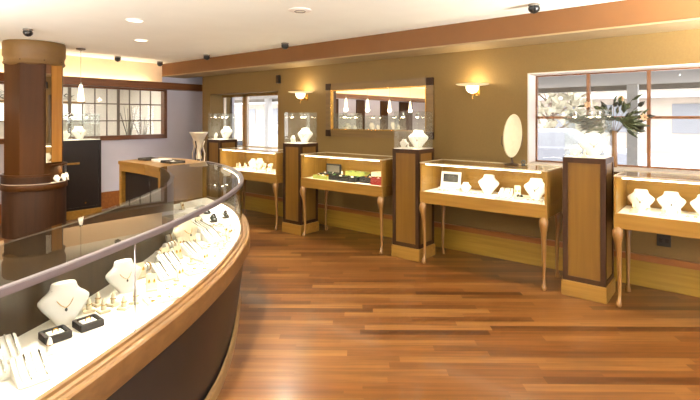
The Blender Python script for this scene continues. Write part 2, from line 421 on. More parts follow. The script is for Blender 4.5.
# shelving and garland in the back room
root = empty('white_shelf_unit', (-11.6, 3.5, 0))
tag(root, 'white shelf unit seen through the grid window', 'shelf')
MB().box(-.3, .25, -1.3, 1.0, 0, 1.02).build('cabinet_base', M['white'], root, bevel=.005)
MB().box(-.3, .05, -1.3, 1.0, 1.5, 1.9).build('upper_cabinet', M['white'], root, bevel=.005)
MB().box(-.3, .1, -1.3, 1.0, 1.92, 1.95).build('shelf_board', M['oak'], root)
g = MB()
for i in range(150):
    y = -1.1+1.9*random.random(); p = Vector((-.05+random.uniform(-.1, .1), y, .03+random.random()*.16))
    a = random.random()*6.28; d = Vector((math.cos(a), math.sin(a), random.uniform(-.3, .5)))*.07; q = Vector((-d.y, d.x, .02))*.4
    g.add([tuple(p-d), tuple(p+q), tuple(p+d), tuple(p-q)], [(0, 1, 2, 3)])
o = g.build('leafy_garland', M['leaf'], loc=(-11.6, 3.5, 1.95)); tag(o, 'green leafy garland on the white shelf unit behind the grid window', 'garland')
for k, (yy, hh) in enumerate(((4.35, 1.8), (4.62, 1.6))):
    root = empty('twig_vase', (-9.1, yy, 0))
    tag(root, ('tall' if k == 0 else 'short')+' dark twig arrangement in a floor vase behind the grid window', 'vase')
    MB().lathe([(.07, 0), (.1, .2), (.08, .6), (.05, .8), (.06, .85)], 14).build('vase', M['urnmetal'], root, smooth=SM)
    t = MB()
    for i in range(9):
        a = i*2.4; r = .1+.05*(i % 3)
        t.tube([(0, 0, .8), (r*.3*math.cos(a), r*.3*math.sin(a), .8+(hh-.8)*.5), (r*math.cos(a), r*math.sin(a), hh-.04*(i % 4))], [.008, .006, .003], 5)
    t.build('twigs', M['leaf2'], root)

# ------------------------------------------------------------------ exterior
struct(MB().box(-30, 30, 5.54, 45, -.25, -.15).build('exterior_ground', M['ext_pave']), 'pale pavement outside the windows', 'ground')
struct(MB().box(3.5, 30, -20, 5.54, -.25, -.15).build('exterior_pavement', M['snow']), 'pale pavement outside beyond the right edge', 'ground')
cn = empty('entrance_canopy', (-2, 6.6, 0)); tag(cn, 'grey overhanging canopy outside above the windows', 'canopy')
MB(-2, 6.6, 0).box(-18, 9, 5.8, 10.6, 2.22, 2.5).build('canopy_slab', M['ext_grey'], cn)
MB(-2, 6.6, 0).box(-18, 9, 10.5, 10.66, 2.12, 2.7).build('canopy_fascia', M['ext_grey'], cn)
for k, x in enumerate((-15.4, -12.0, -7.4, -1.5, 3.2)):
    MB(-2, 6.6, 0).box(x-.09, x+.09, 10.3, 10.48, -.15, 2.22).build('post', M['ext_white'], cn)
def building(x, y, wd, h, dp, label, rot=0):
    r = empty('street_building', (x, y, -.15)); tag(r, label, 'building'); r.rotation_euler.z = rot
    MB().box(-wd/2, wd/2, 0, dp, 0, h).build('facade', M['ext_wall'], r)
    MB().add([(-wd/2-.4, -.5, h), (wd/2+.4, -.5, h), (wd/2+.4, dp+.5, h), (-wd/2-.4, dp+.5, h), (-wd/2-.4, dp/2, h+1.8), (wd/2+.4, dp/2, h+1.8)],
             [(3, 2, 1, 0), (0, 1, 5, 4), (2, 3, 4, 5), (1, 2, 5), (3, 0, 4)]).build('roof', M['ext_roof'], r)
    n = int(wd/2.6)
    for i in range(n):
        xx = -wd/2+wd*(i+.5)/n
        MB().box(xx-.7, xx+.7, -.04, .05, 1.0, 2.4).build('window', M['ext_glass'], r)
    MB().box(-wd/2, wd/2, -1.2, 0, 2.7, 2.9).build('awning', M['ext_white'], r)
building(-26, 22, 18, 3.4, 8, 'low beige building across the street seen through the small window')
building(-3, 27, 17, 3.6, 8, 'low beige building with awning seen through the wide window')
def car(x, y, rz, mat, label):
    r = empty('parked_car', (x, y, -.15), rz); tag(r, label, 'car', 'parked cars outside')
    prof = [(-2.1, .3), (-2.15, .75), (-1.5, .9), (-1.0, 1.38), (.5, 1.42), (1.2, .95), (2.05, .82), (2.15, .35)]
    rings = []
    for yy, k in ((-.85, .0), (-.8, 1), (.8, 1), (.85, 0)):
        rings.append([(px, yy*(1 if pz < 1 else .82), pz if k else pz*.97) for px, pz in prof])
    MB().loft(rings).build('car_body', mat, r, bevel=.03)
    g = MB()
    for sy in (-1, 1):
        MB().loft([[(-1.3, sy*q, .92), (.95, sy*q, .95), (.45, sy*(q-.12), 1.34), (-.95, sy*(q-.12), 1.3)] for q in (.80, .845)]).build('side_window', M['ext_glass'], r)
    for wx in (-1.35, 1.35):
        for sy in (-1, 1):
            MB().lathe([(.2, -.1), (.32, -.1), (.32, .1), (.2, .1)], 16, (wx, sy*.78, .32), M=Matrix.Rotation(PI/2, 3, 'X')).build('wheel', M['tyre'], r, smooth=SM)
M['car1'] = plain('car_silver', rgb(120, 120, 124), .35, metal=.1); M['car2'] = plain('car_white', rgb(180, 180, 180), .35); M['car3'] = plain('car_tan', rgb(172, 150, 122), .3)
car(-4.2, 14.6, .1, M['car1'], 'silver car parked outside the wide window, seen at its barred corner beside the oval mirror')
car(1.2, 16.2, 0, M['car2'], 'white car parked outside the wide window behind the dried flowers')
car(-17.5, 15.5, .3, M['car3'], 'tan car parked outside the small window')
def tree(x, y, h, label, n=260, cr=1.6):
    r = empty('street_tree', (x, y, -.15)); tag(r, label, 'tree', 'trees outside')
    t = MB().tube([(0, 0, 0), (.05, 0, h*.3), (0, .05, h*.6), (.05, 0, h*.9)], [.14, .11, .07, .02], 7)
    for i in range(7):
        a = i*2.1; z = h*(.35+.07*i)
        t.tube([(0, 0, z), (cr*.5*math.cos(a), cr*.5*math.sin(a), z+.5), (cr*.8*math.cos(a), cr*.8*math.sin(a), z+.9)], [.05, .03, .01], 5)
    t.build('trunk', M['bark'], r)
    g = MB()
    for i in range(n):
        v = Vector((random.gauss(0, 1), random.gauss(0, 1), random.gauss(0, .9))); v.normalize(); v *= cr*random.uniform(.5, 1)
        p = Vector((v.x, v.y, h*.72+v.z*h*.28/1.0)); sz = .22
        a = Vector((random.uniform(-1, 1), random.uniform(-1, 1), random.uniform(-1, 1))).normalized()*sz; b = a.cross(Vector((.3, .5, .8))).normalized()*sz*.7
        g.add([tuple(p-a), tuple(p+b), tuple(p+a), tuple(p-b)], [(0, 1, 2, 3)])
    g.build('crown', M['foliage'], r)
tree(-5.6, 19.5, 3.2, 'small tree across the street at the barred corner of the wide window')
tree(3.6, 20.5, 3.8, 'bushy tree across the street behind the dried flowers')
tree(8.2, 21, 4.2, 'tree across the street at the photo edge of the wide window')
for k, (x, y, a, b) in enumerate(((.5, 11.5, 3.6, .5), (-7.5, 12.5, 2.6, .45), (8.5, 12.5, 3.4, .6))):
    vs = MB(); rings = []
    for i in range(7):
        t = i/6; rr = math.cos(t*PI/2)
        rings.append([(a*rr*math.cos(q*2*PI/24)*(1+.08*math.sin(5*q)), .9*rr*math.sin(q*2*PI/24), b*math.sin(t*PI/2)*(1+.05*math.sin(3*q))) for q in range(24)])
    vs.loft(rings); o = vs.build('snow_bank', M['snow'], smooth=True, loc=(x, y, -.15))
    tag(o, ['long snow bank outside the middle of the wide window', 'low snow bank outside between the two windows', 'high snow bank outside at the photo edge of the wide window'][k], 'snow bank')

# ------------------------------------------------------------------ oak showcase on cabriole legs
CW, CD = 1.33, .50
def leg_mb(x, y, sx, sy):
    """cabriole leg: knee swells outwards, ankle tucks in, small pad foot"""
    zs = [(.662, .004, .034), (.635, .012, .041), (.60, .018, .041), (.565, .016, .034), (.52, .008, .026), (.46, .002, .022), (.34, -.004, .019), (.20, -.008, .0155), (.09, -.008, .013), (.05, -.002, .016), (.03, .006, .023), (.012, .006, .024), (0.001, .005, .019)]
    return MB().tube([(x+sx*o*.3, y+sy*o*1.3, z) for z, o, r in zs], [r for z, o, r in zs], 10)
def make_case():
    r = empty('showcase_table', (0, 0, 0))
    W, D = CW/2, CD
    a = MB(); a.box(-W, W, 0, .02, .66, .785); a.box(-W, W, D-.02, D, .66, .785); a.box(-W, -W+.02, .02, D-.02, .66, .785); a.box(W-.02, W, .02, D-.02, .66, .785)
    a.build('apron', M['oakx'], r, bevel=.003)
    MB().box(-W+.021, W-.021, .021, D-.021, .74, .782).build('display_deck', M['deck'], r)
    for sx in (-1, 1):
        MB().box(sx*W-.02*(sx > 0), sx*W+.02*(sx < 0), .006, D, .786, 1.088).build('side_panel', M['oak'], r, bevel=.002)
    MB().box(-W+.021, W-.021, D-.018, D, .786, 1.088).build('back_panel', M['oakx'], r)
    MB().box(-W+.021, W-.021, .004, .010, .787, 1.086).build('front_glass', M['glass'], r)
    MB().box(-W+.012, W-.012, .014, D-.012, 1.0905, 1.097).build('top_glass', M['glass'], r)
    t = MB(); t.box(-W, W, 0, .013, 1.088, 1.10); t.box(-W, W, D-.011, D, 1.088, 1.10); t.box(-W, -W+.011, .013, D-.011, 1.088, 1.10); t.box(W-.011, W, .013, D-.011, 1.088, 1.10)
    t.build('top_trim', M['champagne'], r)
    for sx in (-1, 1):
        for sy, y in ((-1, .035), (1, D-.035)):
            leg_mb(sx*(W-.035), y, sx, sy).build('leg', M['legoak'], r, smooth=SM)
    tb = MB().tube([(-W+.06, .026, 1.078), (W-.06, .026, 1.078)], .006, 8).build('lamp_tube', M['tube'], r, smooth=SM)
    lamp('case_lamp', 'AREA', (0, .03, 1.068), 4.8, (1, .89, .66), r, size=CW-.16, size_y=.03, rot=(math.radians(28), 0, 0))
    return r
case = make_case()
CX = [-5.63, -3.815, -1.985, -.117]
CLAB = ['oak showcase table with cabriole legs full of glowing white stands, under the small window',
        'oak showcase table with cabriole legs holding dark jewel trays, under the framed mirror',
        'oak showcase table with cabriole legs carrying the oval mirror, under the single wall sconce',
        'oak showcase table with cabriole legs before the wide window, cut by the photo edge']
CY = 4.44
for i, x in enumerate(CX):
    o = case if i == 0 else copy_tree(case)
    o.location = (x, CY, 0); tag(o, CLAB[i], 'showcase', 'oak showcase tables along the brown wall')

# ------------------------------------------------------------------ pedestals with glass vitrines
PW = .345
def make_ped(bodymat, framemat, plinthmat, w, d, vit=True, power=3.0):
    r = empty('pedestal_showcase', (0, 0, 0))
    p = .012
    MB().box(-p, w+p, -p, d+p, 0, .137).build('plinth', plinthmat, r, bevel=.006)
    MB().box(.008, w-.008, .008, d-.008, .137, 1.222).build('body', bodymat, r)
    fr = MB(); t = .042
    for z0, z1 in ((.137, .137+t), (1.222-t*.9, 1.23)):
        fr.box(0, w, 0, .012, z0, z1); fr.box(0, w, d-.012, d, z0, z1); fr.box(0, .012, .012, d-.012, z0, z1); fr.box(w-.012, w, .012, d-.012, z0, z1)
    for x0, x1 in ((0, t), (w-t, w)):
        for y0, y1 in ((0, .012), (d-.012, d)): fr.box(x0, x1, y0, y1, .137+t, 1.222-t*.9)
    for y0, y1 in ((.012, t), (d-t, d-.012)):
        for x0, x1 in ((0, .012), (w-.012, w)): fr.box(x0, x1, y0, y1, .137+t, 1.222-t*.9)
    fr.box(.012, w-.012, .012, d-.012, 1.222, 1.23)
    fr.build('frame', framemat, r)
    i = .012; z0, z1, g = 1.236, 1.65, .006
    MB().box(i, w-i, i, d-i, 1.2305, z0).build('display_base', M['deck'], r)
    v = MB()
    v.box(i, w-i, i, i+g, z0+.0005, z1); v.box(i, w-i, d-i-g, d-i, z0+.0005, z1)
    v.box(i, i+g, i+g+.0005, d-i-g-.0005, z0+.0005, z1); v.box(w-i-g, w-i, i+g+.0005, d-i-g-.0005, z0+.0005, z1)
    v.box(i, w-i, i, d-i, z1+.0005, z1+g)
    v.build('glass_cover', M['vitglass'], r)
    for k, (fx, fy) in enumerate(((.22, .3), (.78, .3), (.5, .75))):
        h = MB().lathe([(.012, 0), (.018, .01), (.018, .045), (.006, .05), (.005, .058)], 10, (w*fx, d*fy, 1.59)).build('spot_lamp', M['silver'], r, smooth=SM)
        MB().lathe([(.001, -.006), (.014, -.003), (.015, .004)], 10, (w*fx, d*fy, 1.589)).build('bulb', M['bulb'], h, smooth=SM)
    lamp('vitrine_light', 'SPOT', (w*.5, d*.5, 1.57), power*2.5, (1, .90, .70), r, size=.03, spot_size=math.radians(120), spot_blend=.5)
    return r
ped = make_ped(M['maple'], M['dark'], M['oakx'], PW, PW)
PX = [-6.673, -4.858, -3.026, -1.19]
PLAB = ['wooden pedestal showcase with glass cover before the small window, next to the ivory urn',
        'wooden pedestal showcase with glass cover below the sconce between small window and mirror',
        'wooden pedestal showcase with glass cover overlapping the lower corner of the framed mirror',
        'wooden pedestal showcase with glass cover in front of the wide street window']
PY = 4.47
for i, x in enumerate(PX):
    o = ped if i == 0 else copy_tree(ped)
    o.location = (x, PY, 0); tag(o, PLAB[i], 'pedestal', 'wooden pedestal showcases along the brown wall')
# black pedestals along the lavender wall
bp = make_ped(M['black'], M['black'], M['oakx'], .42, .57)
bp.name = 'black_pedestal_showcase'
lg = MB().box(.421, .435, .0, .24, .855, .885).build('wooden_ledge', M['oak'], bp)
MB().lathe([(.014, 0), (.014, .008)], 12, (.421, .33, .24), M=Matrix.Rotation(PI/2, 3, 'Y')).build('lock', M['brass'], bp)
BY = [2.78, 1.15, .0, -1.1, -2.2]
BLAB = ['black pedestal showcase with a lit glass cover below the grid window',
        'black pedestal showcase hidden behind the veneered column',
        'second black pedestal showcase beyond the column, seen only in the wall mirror',
        'third black pedestal showcase beyond the column, seen only in the wall mirror',
        'fourth black pedestal showcase beyond the column, seen only in the wall mirror']
for i, y in enumerate(BY):
    if i == 1: continue
    o = bp if i == 0 else copy_tree(bp)
    o.location = (-8.37, y, 0); tag(o, BLAB[i], 'pedestal', 'black pedestal showcases along the lavender wall')

# ------------------------------------------------------------------ jewellery pieces
def make_bust(mat=None, chain=True):
    r = empty('necklace_bust', (0, 0, 0)); mat = mat or M['white']
    prof = [(0, .036, .034), (.010, .040, .034), (.035, .058, .031), (.070, .086, .031), (.095, .100, .034), (.108, .099, .037), (.122, .084, .037), (.136, .064, .036), (.150, .054, .034), (.166, .050, .033), (.172, .046, .030)]
    rings = []
    for z, a, b in prof:
        lean = (z/.18)*.035
        rings.append([(a*math.cos(2*PI*j/20), b*math.sin(2*PI*j/20)*(1 if math.sin(2*PI*j/20) > 0 else .8)+lean, z) for j in range(20)])
    MB().loft(rings).build('bust_form', mat, r, smooth=SM)
    if chain:
        pts = []
        for i in range(25):
            t = -1+2*i/24
            pts.append((t*.047, -.006-.024*(1-t*t)+.02*abs(t)+.0, .142-.062*(1-t*t)**.8+.006*abs(t)))
        n = MB().tube(pts, .0016, 6).build('necklace', M['gold'], r, smooth=True)
        MB().lathe([(.001, -.009), (.006, -.003), (.005, .004), (.001, .008)], 8, (0, -.034, .072)).build('pendant', M['stone_d'], n, smooth=SM)
    return r
def make_ringstand(mat=None):
    r = empty('ring_stand', (0, 0, 0)); mat = mat or M['cream']
    MB().box(-.024, .024, -.024, .024, 0, .012).build('stand_base', mat, r, bevel=.003)
    MB().lathe([(.011, .012), (.0105, .03), (.008, .05), (.004, .06), (.001, .062)], 12).build('ring_cone', mat, r, smooth=SM)
    n = MB().ring((0, 0, .034), .0112, .0017, 16, 6).build('ring', M['gold'], r, smooth=True)
    MB().lathe([(.001, -.004), (.004, 0), (.001, .004)], 6, (0, -.0135, .034)).build('gem', M['silver'], n)
    return r
def make_ramp():
    r = empty('bracelet_ramp', (0, 0, 0))
    MB().loft([[(x, -.07, 0), (x, .07, 0), (x, .07, .07), (x, -.07, .015)] for x in (-.055, .055)]).build('sloping_pad', M['white'], r, bevel=.004)
    for i in range(4):
        x = -.038+i*.0255
        MB().tube([(x, -.064, .023), (x, -.03, .0385), (x, .02, .0575), (x, .062, .0735)], .0035, 6).build('bracelet', M['silver'] if i % 2 else M['pearl'], r, smooth=True)
    return r
def make_tray():
    r = empty('display_tray', (0, 0, 0))
    t = MB(); t.box(-.07, .07, -.05, .05, 0, .008); t.box(-.07, .07, -.05, -.045, .008, .017); t.box(-.07, .07, .045, .05, .008, .017); t.box(-.07, -.065, -.045, .045, .008, .017); t.box(.065, .07, -.045, .045, .008, .017)
    t.build('tray', M['white'], r)
    for i in range(3):
        for j in range(2):
            MB().ring((-.04+.04*i, -.02+.04*j, .0125), .009, .0025, 14, 6).build('ring', M['silver'] if (i+j) % 2 else M['gold'], r, smooth=True)
    return r
def make_box():
    r = empty('ring_box', (0, 0, 0))
    t = MB(); t.box(-.04, .04, -.04, .04, 0, .008)
    for a in ((-.04, .04, -.04, -.028), (-.04, .04, .028, .04), (-.04, -.028, -.028, .028), (.028, .04, -.028, .028)): t.box(*a, .008, .026)
    t.build('box_shell', M['blackvelvet'], r, bevel=.002)
    MB().box(-.0275, .0275, -.0275, .0275, .0085, .022).build('cushion', M['white'], r, bevel=.004)
    n = MB().ring((0, 0, .026), .009, .0018, 16, 6, M=Matrix.Rotation(PI/2, 3, 'X')).build('ring', M['gold'], r, smooth=True)
    return r
def make_roll():
    r = empty('bangle_roll', (0, 0, 0)); R = Matrix.Rotation(PI/2, 3, 'Y')
    MB().box(-.045, .045, -.03, .03, 0, .01).build('roll_base', M['white'], r, bevel=.003)
    MB().lathe([(.02, -.055), (.024, -.05), (.024, .05), (.02, .055)], 16, (0, 0, .035), M=R).build('roll', M['white'], r, smooth=SM)
    for k in range(3): MB().ring((-.03+.03*k, 0, .035), .026, .003, 20, 6, M=R).build('bangle', M['gold'] if k != 1 else M['silver'], r, smooth=True)
    return r
def make_earcard():
    r = empty('earring_stand', (0, 0, 0))
    R = Matrix.Rotation(math.radians(-15), 3, 'X')
    MB().box(-.026, .026, -.003, .003, .004, .085, M=R).build('card', M['cream'], r, bevel=.002)
    MB().loft([[(x, -.006, 0), (x, .045, 0), (x, .03, .012), (x, -.006, .012)] for x in (-.026, .026)]).build('foot_block', M['cream'], r)
    for sx in (-1, 1):
        MB().lathe([(.001, -.018), (.006, -.012), (.003, 0), (.001, .003)], 8, (sx*.012, .006, .058)).build('earring', M['gold'], r, smooth=SM)
    return r
def make_darkset():
    r = empty('dark_ornament', (0, 0, 0))
    MB().lathe([(.035, 0), (.04, .006), (.03, .012)], 16).build('stand_base', M['blackvelvet'], r, smooth=SM)
    for k in range(3):
        MB().ring((0, 0, .03+.012*k), .032-.006*k, .006, 18, 6, M=Matrix.Rotation(.5+.5*k, 3, 'X') @ Matrix.Rotation(k, 3, 'Z')).build('coil', M['stone_d'], r, smooth=True)
    return r
KIND = {}
def place(kind, x, y, z, rz, label, group, sc=1.0, mk=None):
    if kind not in KIND:
        o = KIND[kind] = mk(); 
    else: o = copy_tree(KIND[kind])
    o.location = (x, y, z+.0006); o.rotation_euler = (0, 0, rz); o.scale = (sc, sc, sc)
    cat = {'bust': 'jewellery bust', 'ring': 'ring stand', 'ramp': 'bracelet display', 'tray': 'jewellery tray', 'box': 'ring box', 'roll': 'bangle display', 'card': 'earring stand', 'dark': 'ornament', 'cbust': 'jewellery bust', 'pbust': 'jewellery bust', 'wring': 'ring stand'}[kind]
    tag(o, label, cat, group); return o
MK = {'bust': make_bust, 'ring': make_ringstand, 'ramp': make_ramp, 'tray': make_tray, 'box': make_box, 'roll': make_roll, 'card': make_earcard, 'dark': make_darkset,
      'cbust': lambda: make_bust(M['cream']), 'pbust': lambda: make_bust(M['white'], False), 'wring': lambda: make_ringstand(M['white'])}
def put(kind, x, y, z, rz, label, group=None, sc=1.0): return place(kind, x, y, z, rz, label, group, sc, MK[kind])

# ------------------------------------------------------------------ curved counter
RAIL = [(-1.579, -.644), (-1.623, -.164), (-1.736, .26), (-1.904, .639), (-2.096, .999), (-2.271, 1.308), (-2.493, 1.643), (-2.701, 1.925), (-3.065, 2.338), (-3.389, 2.629), (-3.92, 2.995), (-4.528, 3.273), (-5.12, 3.43)]
BACK = [(-2.108, -.819), (-2.129, -.319), (-2.202, .008), (-2.315, .304), (-2.514, .658), (-2.72, 1.005), (-2.99, 1.367), (-3.278, 1.712), (-3.637, 2.064), (-4.164, 2.408), (-4.674, 2.637), (-4.96, 2.735)]
def spline(P, n):
    P = [Vector((*p, 0)) for p in P]; out = []
    Q = [2*P[0]-P[1]]+P+[2*P[-1]-P[-2]]
    for i in range(1, len(Q)-2):
        a, b, c, d = Q[i-1:i+3]
        for k in range(12):
            t = k/12
            out.append(.5*((2*b)+(c-a)*t+(2*a-5*b+4*c-d)*t*t+(3*b-a-3*c+d)*t**3))
    out.append(P[-1])
    # smooth, then resample by length
    for _ in range(10):
        out = [out[0]]+[(out[i-1]+out[i]*2+out[i+1])/4 for i in range(1, len(out)-1)]+[out[-1]]
    L = [0]
    for i in range(1, len(out)): L.append(L[-1]+(out[i]-out[i-1]).length)
    res = []; j = 0
    for k in range(n):
        s = L[-1]*k/(n-1)
        while j < len(L)-2 and L[j+1] < s: j += 1
        f_ = (s-L[j])/max(1e-9, L[j+1]-L[j]); res.append(out[j].lerp(out[j+1], min(1, f_)))
    return res
NP = 72
RC, BC = spline(RAIL, NP), spline(BACK, NP)
def normals(C):
    r = []
    for i in range(len(C)):
        t = C[min(i+1, len(C)-1)]-C[max(i-1, 0)]; t.normalize(); r.append(Vector((t.y, -t.x, 0)))
    return r
RN, BN = normals(RC), normals(BC)      # both point to the customer side
def curve(C, Nn, off):
    return [(c.x+n.x*(off[i] if isinstance(off, list) else off), c.y+n.y*(off[i] if isinstance(off, list) else off)) for i, (c, n) in enumerate(zip(C, Nn))]
OX, OY = -3.0, 1.5
def sweep(m, C, Nn, prof, i0=0, i1=None):
    """prof: list of (offset, z) swept along the curve"""
    i1 = len(C) if i1 is None else i1
    rings = []
    for i in range(i0, i1):
        c, n = C[i], Nn[i]
        rings.append([(c.x+n.x*o, c.y+n.y*o, z) for o, z in prof])
    return m.loft(rings)
ct = empty('curved_display_counter', (OX, OY, 0))
tag(ct, 'large curved glass display counter with wood rim and dark base in the foreground', 'display counter')
def toe_off(i):
    y = RC[i].y
    T = [(-9, .15), (1.3, .15), (1.56, .13), (1.78, .09), (2.05, .04), (2.28, 0), (2.68, -.05), (9, -.05)]
    for (a, b), (c, d) in zip(T, T[1:]):
        if a <= y <= c: return b+(d-b)*(y-a)/(c-a)
TO = [toe_off(i) for i in range(NP)]
ZT, ZR, ZF = 1.03, .585, .46
# dark base panel, flaring to the floor
m = MB(OX, OY)
rings = []
for i in range(NP):
    c, n = RC[i], RN[i]; a, b = .035, TO[i]
    rings.append([(c.x+n.x*a, c.y+n.y*a, .47), (c.x+n.x*(a*.6+b*.4), c.y+n.y*(a*.6+b*.4), .28), (c.x+n.x*(a*.15+b*.85), c.y+n.y*(a*.15+b*.85), .09), (c.x+n.x*b, c.y+n.y*b, 0),
                  (c.x+n.x*(b-.03), c.y+n.y*(b-.03), 0), (c.x+n.x*(min(a, b)-.03), c.y+n.y*(min(a, b)-.03), .47)])
m.loft(rings); m.build('base_panel', M['basepanel'], ct, smooth=SM)
m = MB(OX, OY); rings = []
for i in range(NP):
    c, n = RC[i], RN[i]; b = TO[i]
    rings.append([(c.x+n.x*o, c.y+n.y*o, z) for o, z in ((b+.004, 0), (b+.022, 0), (b+.022, .062), (b+.014, .075), (b+.004, .08))])
m.loft(rings); m.build('base_molding', M['mold'], ct, smooth=SM)
m = MB(OX, OY); sweep(m, RC, RN, [(-.012, .56), (-.012, .603), (.012, .603), (.016, .592), (.036, .590), (.040, .582), (.060, .582), (.068, .574), (.068, .468), (.062, .46), (.02, .46)])
m.build('wood_rim', M['rim'], ct, smooth=SM)
# deck
m = MB(OX, OY); rings = []
for a, b, na, nb in zip(RC, BC, RN, BN):
    p = a-na*.013; q = b+nb*.014
    rings.append([(p.x, p.y, .565), (p.x, p.y, ZR), (q.x, q.y, ZR), (q.x, q.y, .565)])
m.loft(rings); m.build('display_deck', M['deck'], ct)
# back
m = MB(OX, OY); sweep(m, BC, BN, [(-.012, 0), (.012, 0), (.012, 1.0), (-.012, 1.0)]); m.build('back_panel', M['backpanel'], ct, smooth=SM)
m = MB(OX, OY); sweep(m, BC, BN, [(-.012, 1.0), (.014, 1.0), (.014, ZT-.006), (-.012, ZT-.006)]); m.build('back_rail', M['backpanel'], ct, smooth=SM)
# front glass in three panes
def nearest(C, x, y): return min(range(len(C)), key=lambda i: (C[i].x-x)**2+(C[i].y-y)**2)
s1 = nearest(RC, -2.13, 1.06); s2 = nearest(RC, -2.95, 2.2); s3 = nearest(RC, -4.05, 3.06)
seams = [0, s1, s2, s3, NP-1]
for a, b in zip(seams, seams[1:]):
    m = MB(OX, OY); sweep(m, RC, RN, [(-.004, .604), (.004, .604), (.004, 1.008), (-.004, 1.008)], a, b+1)
    m.build('front_glass', M['glass'], ct, smooth=SM)
for k in (s1, s2, s3):
    c, n = RC[k], RN[k]
    m = MB(OX, OY).tube([(c.x+n.x*.004, c.y+n.y*.004, .604), (c.x+n.x*.004, c.y+n.y*.004, 1.01)], .003, 6).build('glass_seam', M['rail'], ct, smooth=True)
m = MB(OX, OY); sweep(m, RC, RN, [(-.014, 1.009), (.012, 1.009), (.014, 1.014), (.014, 1.034), (.010, 1.038), (-.010, 1.038), (-.014, 1.034)])
m.build('top_rail', M['rail'], ct, smooth=SM)
m = MB(OX, OY); rings = []
for a, b, na, nb in zip(RC, BC, RN, BN):
    p = a-na*.0145; q = b-nb*.018
    rings.append([(p.x, p.y, ZT-.005), (p.x, p.y, ZT+.004), (q.x, q.y, ZT+.004), (q.x, q.y, ZT-.005)])
m.loft(rings); m.build('top_glass', M['glass'], ct, smooth=SM)
m = MB(OX, OY); a, b = RC[0], BC[0]
m.loft([[(a.x, a.y, z), (b.x, b.y, z), (b.x, b.y-.02, z), (a.x, a.y-.02, z)] for z in (0, ZT-.006)]); m.build('end_panel', M['backpanel'], ct)
m = MB(OX, OY); a, b = RC[-1], BC[-1]
m.loft([[(a.x, a.y, z), (b.x, b.y, z), (b.x+.006, b.y, z), (a.x+.006, a.y, z)] for z in (.6, ZT-.006)]); m.build('end_glass', M['glass'], ct)
# lamp tubes and their light under the top rail
for a in range(0, NP-8, 8):
    b = a+7
    p, q = RC[a]-RN[a]*.028, RC[b]-RN[b]*.028
    pts = [tuple((RC[i]-RN[i]*.024+Vector((0, 0, 1.004)))-Vector((OX, OY, 0))) for i in range(a, b+1)]
    MB().tube(pts, .005, 6).build('lamp_tube', M['tube'], ct, smooth=True)
    mid = (p+q)/2; d = q-p; ang = math.atan2(d.y, d.x)
    lamp('counter_lamp', 'AREA', (mid.x-OX, mid.y-OY, .995), 6.8, (1, .94, .82), ct, size=d.length*.9, size_y=.03, rot=(math.radians(-14), 0, ang), spread=math.radians(105))

# wood topped cabinet closing the counter
cb = empty('wood_topped_cabinet', (-5.6, 3.1, 0)); tag(cb, 'wood topped cabinet with black block for its shaded knee space closing the curved counter', 'cabinet')
inn = [(-4.97, 2.715), (-5.45, 2.79), (-6.15, 2.80)]; out_ = [(-6.28, 3.46), (-5.7, 3.52), (-5.14, 3.455)]
poly = inn+out_
def off_poly(P, k):
    cx = sum(p[0] for p in P)/len(P); cy = sum(p[1] for p in P)/len(P)
    return [(cx+(p[0]-cx)*k, cy+(p[1]-cy)*k) for p in P]
MB(-5.6, 3.1, 0).prism(poly, .985, 1.028).build('wood_top', M['oakx'], cb, bevel=.004)
b = MB(-5.6, 3.1, 0)
b.prism([(-5.0, 2.74), (-5.06, 2.75), (-5.22, 3.43), (-5.16, 3.44)], 0, .985); b.prism([(-6.08, 2.81), (-6.14, 2.81), (-6.26, 3.45), (-6.2, 3.45)], 0, .985)
b.prism([(-5.0, 2.74), (-5.45, 2.80), (-6.14, 2.81), (-6.14, 2.84), (-5.45, 2.83), (-5.0, 2.77)], .90, .985)
b.build('cabinet_frame', M['oakx'], cb)
MB(-5.6, 3.1, 0).prism([(-5.065, 2.80), (-5.46, 2.855), (-6.075, 2.86), (-6.19, 3.43), (-5.24, 3.43)], 0, .984).build('knee_shade_block', M['black'], cb)  # solid black block stands in for the shade of the open recess
for k, (x, y, s, mt, lb) in enumerate(((-5.95, 3.1, .10, 'photo', 'small dark tray lying on the wood topped cabinet, next to its outer end'), (-5.65, 3.12, .09, 'paper', 'small white tray lying in the middle of the wood topped cabinet top'), (-5.35, 3.1, .13, 'photo', 'long dark tray lying on the wood topped cabinet next to the glass counter'))):
    r = empty('counter_tray', (x, y, 1.0286)); tag(r, lb, 'tray')
    t = MB(); t.box(-s, s, -.09, .09, 0, .008)
    for q in ((-s, s, -.09, -.08), (-s, s, .08, .09), (-s, -s+.01, -.08, .08), (s-.01, s, -.08, .08)): t.box(*q, .008, .03)
    t.build('tray', M[mt], r); MB().box(-s+.012, s-.012, -.078, .078, .0085, .014).build('tray_pad', M['white' if mt == 'photo' else 'grey'], r)

# merchandise in the counter: position by the curve index and depth across the deck
def along(i, t):
    p = RC[i].lerp(BC[i], t); d = RN[i]; return p.x, p.y, math.atan2(d.y, d.x)+PI/2
def idx(y, t):
    return min(range(NP), key=lambda i: abs(RC[i].lerp(BC[i], t).y-y))
ZD = ZR
G = 'jewellery displays in the curved counter'
def pc(kind, x, y, label, turn=0, sc=1.0):
    turn -= .8
    i = min(range(NP), key=lambda i: (RC[i].lerp(BC[i], .5)-Vector((x, y, 0))).length)
    rz = math.atan2(RN[i].y, RN[i].x)+PI/2+turn
    return put(kind, x, y, ZD, rz, label, G, sc)
pc('bust', -2.508, .888, 'large white necklace bust in the counter behind two black ring boxes', .1, 1.1)
pc('box', -2.37, .80, 'black ring box nearer the bracelet ramps, in front of the large white bust', .3, 1.3)
pc('box', -2.385, .945, 'black ring box of the pair nearer the first glass seam', .3, 1.3)
pc('wring', -2.24, .735, 'small white ring stand alone beside the black ring boxes', 0, 1.1)
